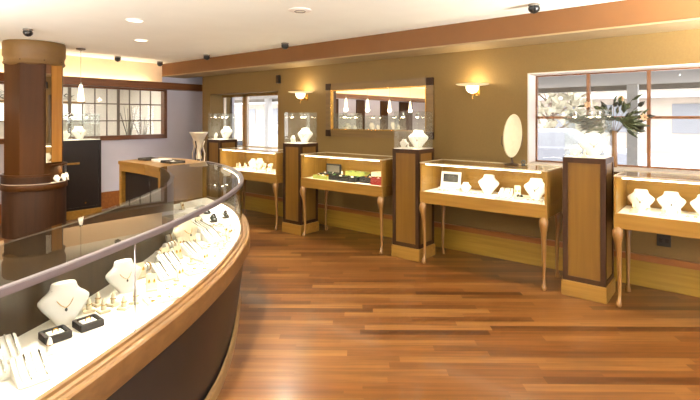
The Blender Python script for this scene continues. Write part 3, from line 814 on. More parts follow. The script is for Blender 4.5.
for k, (x, y) in enumerate(((-2.34, .60), (-2.21, .52), (-2.08, .62), (-2.235, .38), (-2.09, .37))):
    pc('ramp', x, y, ['white bracelet ramp in the back row next to the large bust', 'white bracelet ramp in the middle of the foremost group', 'white bracelet ramp close to the front glass beside the ring stand',
       'white bracelet ramp at the photo edge against the counter back', 'white bracelet ramp at the photo edge against the front glass'][k], .25)
names = ['first', 'second', 'third', 'fourth', 'fifth', 'sixth', 'seventh', 'eighth', 'ninth', 'tenth', 'eleventh', 'twelfth']
pts = [(-2.565, 1.02), (-2.50, 1.065), (-2.615, 1.085), (-2.55, 1.135), (-2.46, 1.15), (-2.49, 1.225)]
for k, (x, y) in enumerate(pts):
    pc('ring', x, y, names[k]+' cream ring stand between the two counter busts, counting from the large bust', .2*k, 1.15)
pc('bust', -2.70, 1.27, 'second white necklace bust in the counter behind the first glass seam', .1, 1.0)
pc('roll', -2.93, 1.50, 'white bangle roll standing against the counter back past the second bust', .6)
pc('roll', -3.16, 1.75, 'white bangle roll halfway along the counter back', .3)
pc('roll', -3.30, 1.885, 'white bangle roll along the counter back nearest the second glass seam', .3)
T = [('tray', -2.42, 1.30), ('card', -2.60, 1.36), ('tray', -2.56, 1.50), ('ring', -2.72, 1.45), ('card', -2.80, 1.52), ('ramp', -2.77, 1.66), ('tray', -2.66, 1.70), ('card', -2.95, 1.68), ('ring', -2.86, 1.79), ('card', -3.02, 1.80),
     ('tray', -2.92, 1.93), ('ramp', -3.08, 1.95), ('ring', -2.90, 2.06), ('card', -3.22, 1.96), ('tray', -3.12, 2.13), ('cbust', -3.36, 2.05), ('ramp', -3.30, 2.22), ('ring', -3.18, 2.28), ('card', -3.47, 2.16), ('tray', -3.46, 2.36), ('ring', -3.58, 2.24), ('tray', -3.66, 2.52), ('roll', -3.74, 2.32)]
noun = {'tray': 'white tray of rings', 'card': 'cream earring card', 'ring': 'cream ring stand', 'ramp': 'white bracelet ramp', 'cbust': 'cream necklace bust', 'roll': 'white bangle roll'}
T += [('card', -2.68, 1.62), ('ramp', -2.90, 1.58), ('card', -2.78, 1.86), ('roll', -3.42, 2.02), ('card', -3.20, 2.06), ('ring', -3.02, 2.18), ('card', -3.36, 2.38), ('ramp', -3.60, 2.40), ('card', -3.24, 2.42), ('ring', -3.44, 2.54), ('card', -3.76, 2.44)]
T.sort(key=lambda t: min(range(NP), key=lambda i: (RC[i].lerp(BC[i], .5)-Vector((t[1], t[2], 0))).length))
RAD = {'tray': .086, 'card': .042, 'ring': .04, 'ramp': .10, 'roll': .06, 'cbust': .10}
fixed = [(-2.70, 1.27, .11), (-2.93, 1.50, .06), (-3.16, 1.75, .06), (-3.30, 1.885, .06), (-3.86, 2.66, .05), (-4.02, 2.60, .05), (-3.92, 2.84, .05)]+[(x, y, .04) for x, y in pts]
for it in range(250):
    for i in range(len(T)):
        k, x, y = T[i]; p = Vector((x, y, 0)); ri = RAD[k]
        for j in range(len(T)):
            if j != i:
                q = Vector((T[j][1], T[j][2], 0)); d = p-q; m_ = ri+RAD[T[j][0]]
                if 1e-6 < d.length < m_: p += d.normalized()*(m_-d.length)*.5
        for fx, fy, fr_ in fixed:
            d = p-Vector((fx, fy, 0)); m_ = ri+fr_
            if 1e-6 < d.length < m_: p += d.normalized()*(m_-d.length)
        a = min(range(NP), key=lambda n: (RC[n]-p).length); b = min(range(NP), key=lambda n: (BC[n]-p).length)
        da = (RC[a]-p).dot(RN[a]); db = (p-BC[b]).dot(BN[b])
        if da < ri+.03: p -= RN[a]*(ri+.03-da)
        if db < ri+.02: p += BN[b]*(ri+.02-db)
        T[i] = (k, p.x, p.y)
cnt = {}
for kind, x, y in T:
    cnt[kind] = cnt.get(kind, 0)+1
    lb = names[cnt[kind]-1]+' '+noun[kind]+" past the counter's first glass seam, counting away from it"
    if kind == 'cbust': lb = noun[kind]+' in the far half of the curved counter before the dark ornaments'
    pc(kind, x, y, lb, random.uniform(-.3, .5), 1.15)
pc('dark', -3.86, 2.66, 'dark coil ornament in the counter next to the white trays')
pc('dark', -4.02, 2.60, 'dark coil ornament against the counter back', .7)
pc('dark', -3.92, 2.84, 'dark coil ornament close to the front glass at the counter bend', .3)
pc('dark', -4.25, 2.85, 'dark coil ornament alone past the counter bend', .9)
pc('tray', -4.28, 2.70, 'white tray of rings past the counter bend against the back')
pc('tray', -4.55, 2.98, 'white tray of rings nearest the wood topped cabinet')
pc('card', -4.62, 2.80, 'cream earring card nearest the wood topped cabinet')

# ------------------------------------------------------------------ merchandise in the oak showcases
DZ = .782
def cc(i, kind, dx, dy, rz, label, sc=1.0): return put(kind, CX[i]+dx, CY+dy, DZ, rz, label, 'jewellery displays in the oak showcases', sc)
g1 = 'under the small window'
cc(0, 'cbust', .46, .27, 0, 'large cream bust at the wooden end of the showcase '+g1, 1.1)
cc(0, 'cbust', -.08, .30, .1, 'cream bust in the middle of the showcase '+g1, 1.0)
cc(0, 'pbust', -.27, .33, .1, 'plain white bust at the back of the showcase '+g1, .9)
for k, (dx, dy, kind) in enumerate(((-.55, .3, 'ring'), (-.48, .2, 'ring'), (-.41, .3, 'ring'), (-.36, .17, 'wring'), (.10, .25, 'card'), (.19, .3, 'card'), (.27, .2, 'card'), (.35, .32, 'wring'), (.05, .14, 'wring'), (-.2, .16, 'wring'), (.33, .13, 'tray'), (-.03, .2, 'wring'))):
    o = cc(0, kind, dx, dy, 0, names[min(k, 9)]+' small '+{'ring': 'cream ring stand', 'wring': 'white ring stand', 'card': 'cream earring card', 'tray': 'white ring tray'}[kind]+' in the showcase '+g1+', from the urn', 1.35)
    if k > 9: o['label'] = 'small white '+('tray of rings' if kind == 'tray' else 'ring stand by the central bust')+' in the showcase '+g1
# showcase under the mirror: dark trays
def case_box(name, label, cat, x, y, sx, sy, h, shell, pad, stones, n, tilt=0):
    r = empty(name, (x, y, DZ+.0006)); tag(r, label, cat, 'jewel trays in the showcase under the mirror')
    t = MB(); t.box(-sx, sx, -sy, sy, 0, .01)
    for q in ((-sx, sx, -sy, -sy+.01), (-sx, sx, sy-.01, sy), (-sx, -sx+.01, -sy+.01, sy-.01), (sx-.01, sx, -sy+.01, sy-.01)): t.box(*q, .01, h)
    t.build('tray', M[shell], r, bevel=.002)
    MB().box(-sx+.012, sx-.012, -sy+.012, sy-.012, .011, h*.7).build('pad', M[pad], r, bevel=.002)
    for i in range(n):
        a = -sx+.03+(2*sx-.06)*i/max(1, n-1)
        b = (-1 if i % 2 else 1)*sy*.4
        MB().lathe([(.001, 0), (.02, .006), (.018, .02), (.001, .03)], 8, (a, b, h*.7)).build('jewel', M[stones[i % len(stones)]], r, smooth=SM)
    return r
x, y = CX[1], CY
case_box('jewel_tray', 'long low black tray of green jewels in the showcase under the mirror', 'jewel tray', x-.02, y+.15, .22, .07, .06, 'blackvelvet', 'blackvelvet', ['stone_g', 'stone_d', 'gold', 'pearl'], 9)
case_box('jewel_tray', 'second black jewel tray beside the red cushion in the showcase under the mirror', 'jewel tray', x+.32, y+.20, .10, .07, .07, 'blackvelvet', 'blackvelvet', ['stone_a', 'stone_d', 'pearl'], 5)
case_box('jewel_tray', 'pale green tray with pearls next to the black upright case under the mirror', 'jewel tray', x-.37, y+.12, .13, .06, .045, 'greensilk', 'greensilk', ['pearl', 'gold', 'stone_a'], 6)
case_box('jewel_tray', 'pale green tray at the back of the showcase under the mirror', 'jewel tray', x+.02, y+.36, .16, .06, .10, 'greensilk', 'greensilk', ['stone_g', 'pearl', 'gold'], 8)
case_box('jewel_tray', 'cream tray at the back corner of the showcase under the mirror', 'jewel tray', x+.42, y+.36, .13, .07, .12, 'cream', 'cream', ['stone_a', 'stone_g', 'pearl'], 6)
case_box('red_cushion', 'red velvet cushion tray at the end of the showcase under the mirror', 'cushion', x+.53, y+.14, .085, .07, .085, 'redvelvet', 'redvelvet', ['gold', 'pearl', 'stone_a'], 3)
r = empty('upright_jewel_case', (x-.42, y+.32, DZ+.0006)); tag(r, 'black upright jewel case with open lid standing in the showcase under the mirror', 'jewel case')
MB().box(-.13, .13, -.08, .06, 0, .05).build('case_base', M['blackvelvet'], r, bevel=.004)
MB().box(-.13, .13, .062, .085, .02, .17).build('lid', M['blackvelvet'], r, bevel=.004)
MB().box(-.11, .11, .056, .0615, .06, .15).build('lid_lining', M['grey'], r)
for i in range(6): MB().lathe([(.001, 0), (.014, .006), (.012, .014), (.001, .022)], 8, (-.1+.04*i, -.01-.03*(i % 2), .05)).build('jewel', M[['stone_g', 'pearl', 'stone_d'][i % 3]], r, smooth=SM)
put('dark', x+.238, y+.34, DZ, .4, 'dark coil ornament in the showcase under the mirror', 'jewellery displays in the oak showcases', 1.1)
put('wring', x-.22, y+.33, DZ, 0, 'single white ring stand in the showcase under the mirror', 'jewellery displays in the oak showcases', 1.5)
# showcase carrying the oval mirror
r = empty('picture_card', (CX[2]-.46, CY+.31, DZ+.0006), .12); tag(r, 'white easel card with a dark picture in the showcase below the single sconce', 'picture card')
R = Matrix.Rotation(math.radians(-12), 3, 'X')
MB().box(-.115, .115, -.004, .004, .03, .2, M=R).build('card', M['paper'], r, bevel=.001)
MB().box(-.085, .085, -.0065, -.0042, .085, .175, M=R).build('picture', M['photo'], r)
MB().box(-.12, .12, -.05, .03, 0, .028).build('foot_block', M['white'], r, bevel=.003)
g3 = 'in the showcase below the single sconce'
cc(2, 'pbust', -.02, .30, 0, 'white bust in the middle '+g3, 1.15); cc(2, 'bust', .47, .30, .1, 'white bust at the window end '+g3, 1.15)
cc(2, 'pbust', -.25, .26, .3, 'small white bust beside the picture card '+g3, .6)
cc(2, 'ramp', .19, .25, .2, 'white sloping bracelet ramp beside the middle bust '+g3, 1.15)
for k, (dx, dy, kind) in enumerate(((-.45, .14, 'tray'), (-.14, .14, 'tray'), (.04, .12, 'wring'), (.24, .10, 'tray'), (.29, .30, 'card'), (.36, .16, 'box'), (.50, .13, 'tray'), (-.28, .13, 'wring'), (.25, .40, 'card'))):
    if kind == 'box':
        o = case_box('jewel_tray', 'small dark trimmed tray before the window end bust '+g3, 'jewel tray', CX[2]+dx, CY+dy, .045, .04, .03, 'cream', 'white', ['stone_d', 'silver'], 3); continue
    cc(2, kind, dx, dy, .1, names[k]+' '+{'wring': 'white ring stand', 'card': 'cream earring card', 'tray': 'white ring tray'}[kind]+' '+g3, 1.2)
# showcase before the wide window
g4 = 'in the showcase before the wide window'
cc(3, 'bust', -.51, .30, 0, 'white bust next to the wooden side '+g4, 1.02); cc(3, 'bust', -.29, .31, .1, 'second white bust from the wooden side '+g4, 1.02)
cc(3, 'bust', -.06, .29, .1, 'third white bust from the wooden side '+g4, 1.02); cc(3, 'bust', .22, .29, .1, 'fourth white bust from the wooden side '+g4, 1.02)
for k in range(9):
    kind = ['ring', 'wring'][k % 2] if k not in (4, 7) else 'tray'
    cc(3, kind, -.54+.105*k, .14+.03*(k % 2), 0, names[k]+' '+{'ring': 'cream ring stand', 'wring': 'white ring stand', 'tray': 'white ring tray'}[kind]+' of the front row '+g4, 1.25)
# pieces inside the glass vitrines
VZ = 1.236; gv = 'busts and stands in the glass covers of the pedestals'
where = ['before the small window', 'below the sconce beside the mirror', 'at the mirror corner', 'before the wide window']
for i, px in enumerate(PX):
    put('bust', px+.205, PY+.215, VZ, .3, 'white necklace bust in the pedestal glass cover '+where[i], gv, 1.18)
    put('pbust', px+.078, PY+.10, VZ, -.2, 'plain small white bust in the pedestal glass cover '+where[i], gv, .58)
    put('wring', px+.165, PY+.07, VZ, 0, 'white ring stand in the pedestal glass cover '+where[i], gv, 1.1)
wb_ = ['below the grid window', None, 'second beyond the column', 'third beyond the column', 'fourth beyond the column']
for i, y in enumerate(BY):
    if i == 1: continue
    put('bust', -8.2, y+.34, VZ, PI/2, 'white necklace bust in the black pedestal glass cover '+wb_[i], gv, 1.2)
    put('pbust', -8.15, y+.11, VZ, PI/2, 'plain white bust in the black pedestal glass cover '+wb_[i], gv, .8)

# ------------------------------------------------------------------ column with round display cabinet
cx, cy = -7.46, 2.265
co = empty('column_display_cabinet', (cx, cy, 0)); tag(co, 'tall veneered column cabinet with rounded capital behind the curved counter', 'display cabinet')
th0 = math.atan2(-cy, -cx)
def octo(R, rot): return [(R*math.cos(rot+k*PI/4), R*math.sin(rot+k*PI/4)) for k in range(8)]
rot = th0+math.radians(17.5)
MB().prism(octo(.355, rot), .0, 2.36).build('shaft', M['column'], co, bevel=.004)
# light veneer and mirror strips on the faces turned to the window
P8 = octo(.358, rot)
def strip(face, a, b, z0, z1, th=.006):
    p, q = Vector((*P8[face], 0)), Vector((*P8[(face+1) % 8], 0)); d = q-p; n = Vector((d.y, -d.x, 0)).normalized()*th
    A, B = p+d*a, p+d*b
    return MB().loft([[(v.x, v.y, z) for v in (A, B, B+n, A+n)] for z in (z0, z1)])
strip(0, .06, .34, .98, 2.3).build('mirror_strip', M['mirror'], co)
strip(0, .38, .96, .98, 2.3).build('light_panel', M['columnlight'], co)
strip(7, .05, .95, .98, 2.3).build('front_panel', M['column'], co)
MB().lathe([(.33, 2.28), (.362, 2.31), (.362, 2.33), (.352, 2.345), (.352, 2.39), (.368, 2.42), (.368, 2.58), (.36, 2.606), (.34, 2.607)], 40).build('capital', M['columncap'], co, smooth=SM)
MB().lathe([(.355, 0), (.372, 0), (.372, .60), (.368, .62), (.355, .62)], 40).build('cabinet_base', M['dark'], co, smooth=SM)
MB().lathe([(.355, .62), (.385, .62), (.39, .63), (.39, .69), (.385, .70), (.355, .70)], 40).build('wood_rim', M['column'], co, smooth=SM)
MB().lathe([(.33, .701), (.376, .701), (.376, .712), (.33, .712)], 40).build('display_deck', M['deck'], co)
m = MB(); n = 30
for r0, r1 in ((.378, .383),):
    rings = []
    for k in range(n+1):
        a = th0+.5+1.6*k/n; c, s_ = math.cos(a), math.sin(a)
        rings.append([(r0*c, r0*s_, .713), (r1*c, r1*s_, .713), (r1*c, r1*s_, .93), (r0*c, r0*s_, .93)])
    m.loft(rings)
m.build('curved_glass', M['glass'], co, smooth=SM)
m = MB(); rings = []
for k in range(n+1):
    a = th0+.48-3.0*k/n; c, s_ = math.cos(a), math.sin(a)
    rings.append([(.355*c, .355*s_, .713), (.382*c, .382*s_, .713), (.382*c, .382*s_, .80), (.355*c, .355*s_, .80)])
m.loft(rings); m.build('solid_panel', M['dark'], co, smooth=SM)
m = MB(); rings = []
for k in range(n+1):
    a = th0+.48-3.0*k/n; c, s_ = math.cos(a), math.sin(a)
    rings.append([(.355*c, .355*s_, .801), (.386*c, .386*s_, .801), (.386*c, .386*s_, .83), (.355*c, .355*s_, .83)])
m.loft(rings); m.build('wooden_ledge', M['column'], co, smooth=SM)
m = MB(); rings = []
for k in range(n+1):
    a = th0+.5+1.6*k/n; c, s_ = math.cos(a), math.sin(a)
    rings.append([(.34*c, .34*s_, .93), (.386*c, .386*s_, .93), (.386*c, .386*s_, .95), (.34*c, .34*s_, .95)])
m.loft(rings); m.build('cabinet_top', M['column'], co, smooth=SM)
a = th0+math.radians(62)
lamp('column_case_lamp', 'AREA', (.40*math.cos(a), .40*math.sin(a), .92), 2.2, (1, .85, .6), co, size=.06)
for k, aa in enumerate((40, 58, 76)):
    a = th0+math.radians(aa)
    put('pbust', cx+.398*math.cos(a), cy+.398*math.sin(a), .712, a+PI/2, names[k]+' tiny white bust in the lit round column case, counting from the column front', 'busts in the column case', .55)

# ------------------------------------------------------------------ pendants
def make_pendant():
    r = empty('pendant_lamp', (0, 0, 0))
    MB().lathe([(.001, CZ-.001), (.065, CZ-.001), (.06, CZ-.018), (.01, CZ-.028), (.001, CZ-.03)], 18).build('ceiling_canopy', M['grey'], r, smooth=SM)
    MB().tube([(0, 0, 2.10), (0, 0, CZ-.028)], .003, 6).build('cord', M['grey'], r)
    MB().lathe([(.001, 2.105), (.02, 2.10), (.022, 2.075), (.018, 2.07), (.001, 2.07)], 14).build('cap', M['silver'], r, smooth=SM)
    MB().lathe([(.02, 2.072), (.028, 2.03), (.040, 1.93), (.046, 1.86), (.045, 1.83), (.03, 1.822), (.001, 1.82)], 18).build('lamp_shade', M['shade'], r, smooth=SM)
    lamp('pendant_light', 'POINT', (0, 0, 1.79), 9, (1, .82, .55), r, size=.045)
    return r
pn = make_pendant()
for i, (y, lb) in enumerate(((2.87, 'white glass pendant lamp hanging beside the veneered column'), (1.3, 'first white glass pendant lamp beyond the column, seen in the wall mirror'), (.41, 'second white glass pendant lamp beyond the column, seen in the wall mirror'), (-.61, 'third white glass pendant lamp beyond the column, seen in the wall mirror'), (-1.7, 'fourth white glass pendant lamp beyond the column, seen in the wall mirror'))):
    o = pn if i == 0 else copy_tree(pn)
    o.location = (-7.5, y, 0); tag(o, lb, 'pendant lamp', 'pendant lamps over the black pedestals')
# wood panels between the pedestals on the lavender wall (seen in the mirror)
for k, (y0, y1) in enumerate(((.45, .85), (-.75, -.35), (-1.95, -1.55), (-3.4, -2.6))):
    o = MB().box(WX+.001, WX+.03, y0, y1, .30, 2.11).build('wall_panel', M['column'], bevel=.004)
    tag(o, names[k]+' veneered wall panel on the lavender wall beyond the column, seen in the wall mirror', 'wall panel', 'wall panels', 'structure')

# ------------------------------------------------------------------ things on the brown wall
mr = empty('wall_mirror', (-3.77, NY, 1.31)); tag(mr, 'large framed mirror with dark corner blocks on the brown wall', 'mirror')
MX0, MX1, MZ0, MZ1 = -4.665, -2.875, 1.31, 2.085
def mq(): return MB(-3.77, NY, 1.31)
f = mq(); t = .10
f.box(MX0+t, MX1-t, NY-.03, NY-.001, MZ1-t, MZ1); f.box(MX0+t, MX1-t, NY-.03, NY-.001, MZ0, MZ0+t); f.box(MX0, MX0+t, NY-.03, NY-.001, MZ0+t, MZ1-t); f.box(MX1-t, MX1, NY-.03, NY-.001, MZ0+t, MZ1-t)
f.build('frame', M['framewood'], mr, bevel=.004)
for x in (MX0, MX1-t):
    for z in (MZ0, MZ1-t): mq().box(x+.003, x+t-.003, NY-.042, NY-.001, z+.003, z+t-.003).build('corner_block', M['dark'], mr, bevel=.005)
f = mq(); a, b, c, d = MX0+t, MX1-t, MZ0+t, MZ1-t; e = .014
f.box(a, b, NY-.034, NY-.012, c, c+e); f.box(a, b, NY-.034, NY-.012, d-e, d); f.box(a, a+e, NY-.034, NY-.012, c+e, d-e); f.box(b-e, b, NY-.034, NY-.012, c+e, d-e)
f.build('gilt_liner', M['brass'], mr)
mq().box(a, b, NY-.011, NY-.002, c, d).build('mirror_glass', M['mirror'], mr)
def make_sconce():
    r = empty('wall_sconce', (0, 0, 0))
    MB().box(-.03, .03, -.012, -.001, -.05, .04).build('backplate', M['brass'], r, bevel=.004)
    MB().tube([(0, -.01, -.02), (0, -.05, -.035), (0, -.09, -.045), (0, -.13, -.05)], .007, 8).build('arm', M['brass'], r, smooth=True)
    d = MB().lathe([(.075, .055), (.16, .066), (.185, .072), (.185, .077), (.16, .072), (.075, .062)], 28, (0, -.14, 0))
    d.build('dish', M['dishglass'], r, smooth=SM)
    MB().lathe([(.012, -.03), (.045, -.018), (.068, .012), (.075, .05), (.07, .055), (.05, .03), (.001, .01)], 22, (0, -.14, 0)).build('glass_bowl', M['sconceglass'], r, smooth=SM)
    MB().lathe([(.001, -.10), (.006, -.095), (.005, -.05), (.012, -.031), (.001, -.03)], 10, (0, -.14, 0)).build('finial', M['brass'], r, smooth=SM)
    lamp('sconce_light', 'POINT', (0, -.14, .12), 9, (1, .82, .52), r, size=.05)
    return r
sc = make_sconce()
for i, (x, z, lb) in enumerate(((-5.08, 1.90, 'brass wall sconce with glowing bowl between the small window and the mirror'), (-2.31, 1.89, 'brass wall sconce with glowing bowl between the mirror and the wide window'))):
    o = sc if i == 0 else copy_tree(sc)
    o.location = (x, NY, z); tag(o, lb, 'wall lamp', 'brass wall sconces')
r = empty('wall_speaker', (-5.70, NY, 2.14)); tag(r, 'small dark speaker box high on the wall above the small window corner', 'speaker')
MB().box(-.035, .035, -.05, -.001, 0, .13).build('speaker_body', M['plastic'], r, bevel=.005)
MB().box(-.028, .028, -.053, -.0505, .01, .12).build('speaker_grille', M['urnmetal'], r)
r = empty('wall_outlet', (-.50, NY, .40)); tag(r, 'black electrical outlet low on the wall under the showcase by the wide window', 'outlet')
MB().box(-.055, .055, -.010, -.001, 0, .11).build('cover_plate', M['plastic'], r, bevel=.003)
for dx in (-.025, .025): MB().box(dx-.014, dx+.014, -.013, -.0105, .035, .075).build('socket', M['black'], r, bevel=.002)
# oval table mirror
r = empty('oval_table_mirror', (-1.75, 4.74, 1.1006), math.radians(150)); tag(r, 'oval table mirror on a stand on top of the showcase', 'mirror')
MB().lathe([(.001, 0), (.075, 0), (.078, .006), (.06, .014), (.014, .02), (.009, .05), (.008, .13), (.012, .145), (.001, .15)], 20).build('stand_base', M['urnmetal'], r, smooth=SM)
Rm = Matrix.Rotation(math.radians(13), 3, 'X') @ Matrix.Rotation(math.radians(6), 3, 'Y') @ Matrix.Rotation(PI/2, 3, 'Y')
MB().lathe([(.001, -.008), (.98, -.008), (1.0, 0), (.98, .008), (.001, .008)], 36, (-.012, 0, .30), sx=.225, sy=.115, M=Rm @ Matrix.Diagonal((1, 1, 1))).build('mirror_disc', M['mirrorback'], r, smooth=SM)
MB().lathe([(.001, .0085), (.93, .0085), (.93, .0105), (.001, .0105)], 36, (-.012, 0, .30), sx=.225, sy=.115, M=Rm).build('mirror_glass', M['mirror'], r, smooth=SM)
for sy in (-1, 1): MB().tube([(0, 0, .12), (0, sy*.07, .14), (0, sy*.128, .22), (-.01, sy*.128, .30)], .005, 6).build('fork_arm', M['urnmetal'], r, smooth=True)
r = empty('watch_stand', (-1.62, 4.70, 1.1006), .5); tag(r, 'tiny dark watch stand on the showcase top beside the oval mirror', 'watch stand')
MB().box(-.02, .02, -.015, .015, 0, .02).build('stand_base', M['blackvelvet'], r, bevel=.003); MB().ring((0, 0, .04), .018, .006, 16, 6, M=Matrix.Rotation(PI/2, 3, 'X')).build('strap', M['stone_d'], r, smooth=True)

# ivory urn on stand
r = empty('ivory_urn_stand', (-7.30, 4.72, 0)); tag(r, 'ivory flared urn on an iron floor stand before the lavender wall', 'urn')
MB().lathe([(.001, 0), (.16, 0), (.16, .02), (.06, .05), (.02, .08), (.018, .8), (.03, .86), (.001, .87)], 20).build('iron_stand', M['urnmetal'], r, smooth=SM)
MB().lathe([(.05, .86), (.055, .9), (.03, .95), (.04, 1.0), (.075, 1.12), (.09, 1.2), (.13, 1.28), (.155, 1.32), (.155, 1.33), (.14, 1.325), (.08, 1.21), (.001, 1.15)], 24).build('urn', M['ivory'], r, smooth=SM)
for k in range(4):
    a = k*PI/2+.5
    MB().tube([(.02*math.cos(a), .02*math.sin(a), .7), (.1*math.cos(a), .1*math.sin(a), .78), (.12*math.cos(a), .12*math.sin(a), .95), (.08*math.cos(a), .08*math.sin(a), 1.08), (.11*math.cos(a), .11*math.sin(a), 1.18)], .01, 6).build('scroll', M['urnmetal'] if k % 2 else M['ivory'], r, smooth=True)

# dried flower arrangement on the window sill
r = empty('flower_vase', (-.93, 5.28, AZ0+.0125)); tag(r, 'slim brown vase of dried leaves and blossoms on the sill of the wide window', 'vase')
MB().lathe([(.03, 0), (.036, .02), (.034, .2), (.03, .32), (.036, .36), (.03, .36), (.026, .3), (.001, .05)], 16).build('vase', M['vase'], r, smooth=SM)
stems = MB(); L1 = MB(); L2 = MB(); pet = MB()
random.seed(3)
def leaf(m, p, d, ln, wd):
    d = d.normalized(); s_ = d.cross(Vector((random.uniform(-.4, .4), -1, random.uniform(-.4, .4)))).normalized(); up = s_.cross(d)*ln*.12
    pts = [p, p+d*ln*.3+s_*wd, p+d*ln*.65+s_*wd*.8+up*.6, p+d*ln-up, p+d*ln*.65-s_*wd*.8+up*.6, p+d*ln*.3-s_*wd]
    mid = [p+d*ln*.3+up, p+d*ln*.65+up*1.5]
    v = [tuple(q) for q in pts+mid]
    m.add(v, [(0, 1, 6), (0, 6, 5), (1, 2, 7, 6), (6, 7, 4, 5), (2, 3, 7), (7, 3, 4)])
top = Vector((0, 0, .36))
for i in range(15):
    a = -.25+(PI+.5)*i/14; ln = random.uniform(.16, .36)
    d = Vector((math.cos(a), random.uniform(-.3, .05), math.sin(a)*.8+.05)); e = top+Vector((0, 0, .06))+d*ln
    e.y = max(-.09, min(.06, e.y))
    stems.tube([tuple(Vector((0, 0, .3))), tuple(top+d*ln*.35+Vector((0, 0, .04))), tuple(e)], [.004, .003, .002], 5)
    for k in range(4):
        t = random.uniform(.3, 1); p = top+(e-top)*t; dd = Vector((d.x+random.uniform(-.8, .8), random.uniform(-.25, .2), d.z+random.uniform(-.9, .7)))
        leaf(L1 if random.random() < .6 else L2, p, dd, random.uniform(.06, .15), random.uniform(.012, .026))
    if i % 4 == 2 and math.sin(a) > -.1:
        for q in range(7):
            b = q*2*PI/7; leaf(pet, e, Vector((math.cos(b), -.35, math.sin(b))), .04, .012)
for k in range(4):
    leaf(L1, top+Vector((-.2-.03*k, -.02, .16-.03*k)), Vector((-.9, -.2, -.35+.22*k)), .2, .02)
for k in range(5):
    leaf(L2, top+Vector((-.08, -.02, .12)), Vector((-.9, -.2, -.55+.12*k)), .26, .03)
    leaf(L1, top+Vector((.06, -.02, .10)), Vector((.75, -.2, -.6+.2*k)), .22, .025)
stems.build('stems', M['bark'], r); L1.build('green_leaves', M['leaf'], r); L2.build('dark_leaves', M['leaf2'], r); pet.build('blossoms', M['petal'], r)

# ------------------------------------------------------------------ ceiling fittings
def make_dome():
    r = empty('dome_fixture', (0, 0, 0))
    MB().lathe([(.001, 0), (.05, 0), (.052, -.012), (.046, -.02), (.001, -.02)], 18).build('mounting_ring', M['grey'], r, smooth=SM)
    MB().lathe([(.046, -.0205), (.052, -.04), (.046, -.062), (.028, -.08), (.001, -.088)], 18).build('dome', M['plastic'], r, smooth=SM)
    lamp('dome_spot', 'SPOT', (0, 0, -.10), 210, (1, .91, .74), r, size=.04, spot_size=math.radians(112), spot_blend=.7, rot=(math.radians(-20), 0, 0))
    return r
dm = make_dome()
for i, (x, y, lb) in enumerate(((-6.33, 1.853, 'black ceiling dome above the veneered column'), (-8.02, 3.644, 'black ceiling dome above the grid window'), (-8.12, 4.45, 'black ceiling dome at the end of the dropped beam'), (-6.65, 4.45, 'black ceiling dome along the beam near the small window'), (-4.776, 4.433, 'black ceiling dome along the beam above the sconce by the small window'), (-1.4, 4.34, 'black ceiling dome along the beam at the top edge of the photo'))):
    o = dm if i == 0 else copy_tree(dm)
    o.location = (x, y, CZ-.0005); tag(o, lb, 'ceiling fixture', 'black ceiling domes')
    if i in (1, 2):      # these two are dark
        for c in list(o.children):
            if c.type == 'LIGHT': bpy.data.objects.remove(c)
def make_down():
    r = empty('recessed_downlight', (0, 0, 0))
    MB().ring((0, 0, -.004), .085, .008, 24, 6).build('trim_ring', M['white'], r, smooth=True)
    MB().lathe([(.001, -.004), (.078, -.004), (.078, -.001), (.001, -.001)], 24).build('lens', emit('downlight_lens', (1, .86, .62, 1), 4), r)
    lamp('downlight', 'AREA', (0, 0, -.012), 9, (1, .92, .77), r, size=.12)
    return r
dl = make_down()
DL = [(-6.065, 3.059, 'recessed ceiling downlight nearer the grid window'), (-4.876, 2.395, 'recessed ceiling downlight over the bend of the curved counter')]
for k, (x, y) in enumerate(((-3.25, 1.15), (-4.4, .6), (-3.2, -.6), (-4.6, -1.6), (-1.0, -2.6), (2.4, -2.4), (-5.6, -3.2))):  # unseen; over the counter read from its shadow, the rest added for light
    DL.append((x, y, names[k % 12]+''+' unseen recessed ceiling downlight above the photo edge'))
for i, (x, y, lb) in enumerate(DL):
    o = dl if i == 0 else copy_tree(dl)
    o.location = (x, y, CZ-.0005); tag(o, lb, 'ceiling light', 'recessed downlights')
    if i in (2, 3):
        for c in o.children:
            if c.type == 'LIGHT': c.data = c.data.copy(); c.data.energy = 95 if i == 2 else 35
def make_fill_uplighter():  # unseen lamps added to brighten the ceiling
    r = empty('fill_uplighter', (0, 0, 0))
    MB().lathe([(.001, 0), (.15, 0), (.15, .015), (.03, .03), (.014, .06), (.014, 1.6), (.03, 1.63), (.001, 1.63)], 20).build('stand', M['brass'], r, smooth=SM)
    MB().lathe([(.03, 1.631), (.09, 1.66), (.17, 1.74), (.175, 1.745), (.165, 1.745), (.09, 1.675), (.001, 1.65)], 24).build('bowl', M['ivory'], r, smooth=SM)
    lamp('ceiling_fill', 'AREA', (0, 0, 1.75), 660, (1, .975, .92), r, size=.28, rot=(PI, 0, 0))
    return r
tc_ = make_fill_uplighter()
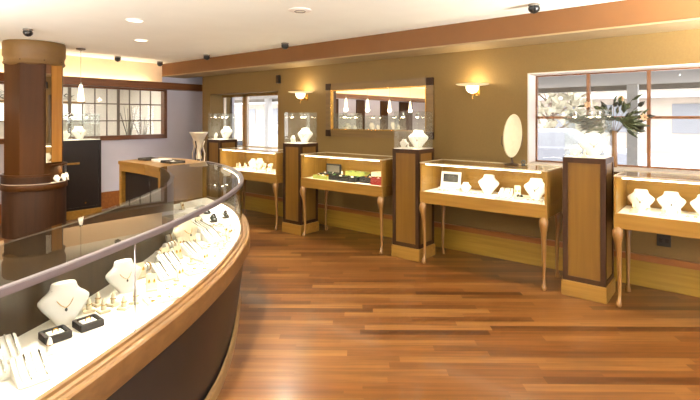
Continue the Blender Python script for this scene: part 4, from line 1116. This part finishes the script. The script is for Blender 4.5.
for i, (x, y, lb) in enumerate(((-4.7, -1.1, 'added unseen brass fill lamp inside the counter ring, outside the photo'), (1.1, 4.0, 'added unseen brass fill lamp beyond the right photo edge'), (-.4, -1.0, 'added unseen brass fill lamp behind the viewpoint'), (2.6, 1.2, 'added brass fill lamp by the unseen shop window'))):
    o = tc_ if i == 0 else copy_tree(tc_)
    o.location = (x, y, 0); tag(o, lb, 'floor lamp', 'added fill uplighters')
r = empty('ceiling_vent', (-3.206, 3.169, CZ-.0005)); tag(r, 'small round white vent in the middle of the ceiling', 'vent')
MB().lathe([(.001, 0), (.11, 0), (.11, -.006), (.09, -.012), (.001, -.012)], 24).build('vent_ring', M['white'], r, smooth=SM)
MB().ring((0, 0, -.014), .05, .004, 20, 6).build('vent_louvre', M['grey'], r)

# ------------------------------------------------------------------ daylight
W = bpy.data.worlds.new('World'); S.world = W; W.use_nodes = True
bg = W.node_tree.nodes['Background']; bg.inputs[0].default_value = (.93, .93, 1, 1); bg.inputs[1].default_value = 10.0
def portal(name, loc, rot, sx, sy):
    l = bpy.data.lights.new(name, 'AREA'); l.shape = 'RECTANGLE'; l.size = sx; l.size_y = sy; l.cycles.is_portal = True
    o = bpy.data.objects.new(name, l); COL.objects.link(o); o.location = loc; o.rotation_euler = rot
portal('portal_wide', ((A0+A1)/2, 5.5, (AZ0+AZ1)/2), (-PI/2, 0, 0), A1-A0, AZ1-AZ0)
portal('portal_small', ((B0+B1)/2, 5.53, (BZ0+BZ1)/2), (-PI/2, 0, 0), B1-B0, BZ1-BZ0)
portal('portal_east', (EX+.22, (E0+E1)/2, 1.15), (0, PI/2, 0), 2.1, E1-E0)

# ------------------------------------------------------------------ camera and view
cam = bpy.data.cameras.new('camera'); co_ = bpy.data.objects.new('camera', cam); COL.objects.link(co_)
co_.location = (0, 0, 1.58); co_.rotation_euler = (PI/2, 0, math.radians(39.26))
cam.sensor_width = 36; cam.lens = 470/700*36; cam.shift_y = -82/700; cam.clip_end = 200
S.camera = co_
S.view_settings.view_transform = 'Standard'; S.view_settings.look = 'None'; S.view_settings.gamma = 1; S.view_settings.use_curve_mapping = False
S.view_settings.exposure = 0
S.cycles.use_denoising = True
S.cycles.transparent_max_bounces = 32; S.cycles.max_bounces = 10; S.cycles.glossy_bounces = 5; S.cycles.diffuse_bounces = 4
S.cycles.sample_clamp_indirect = 6
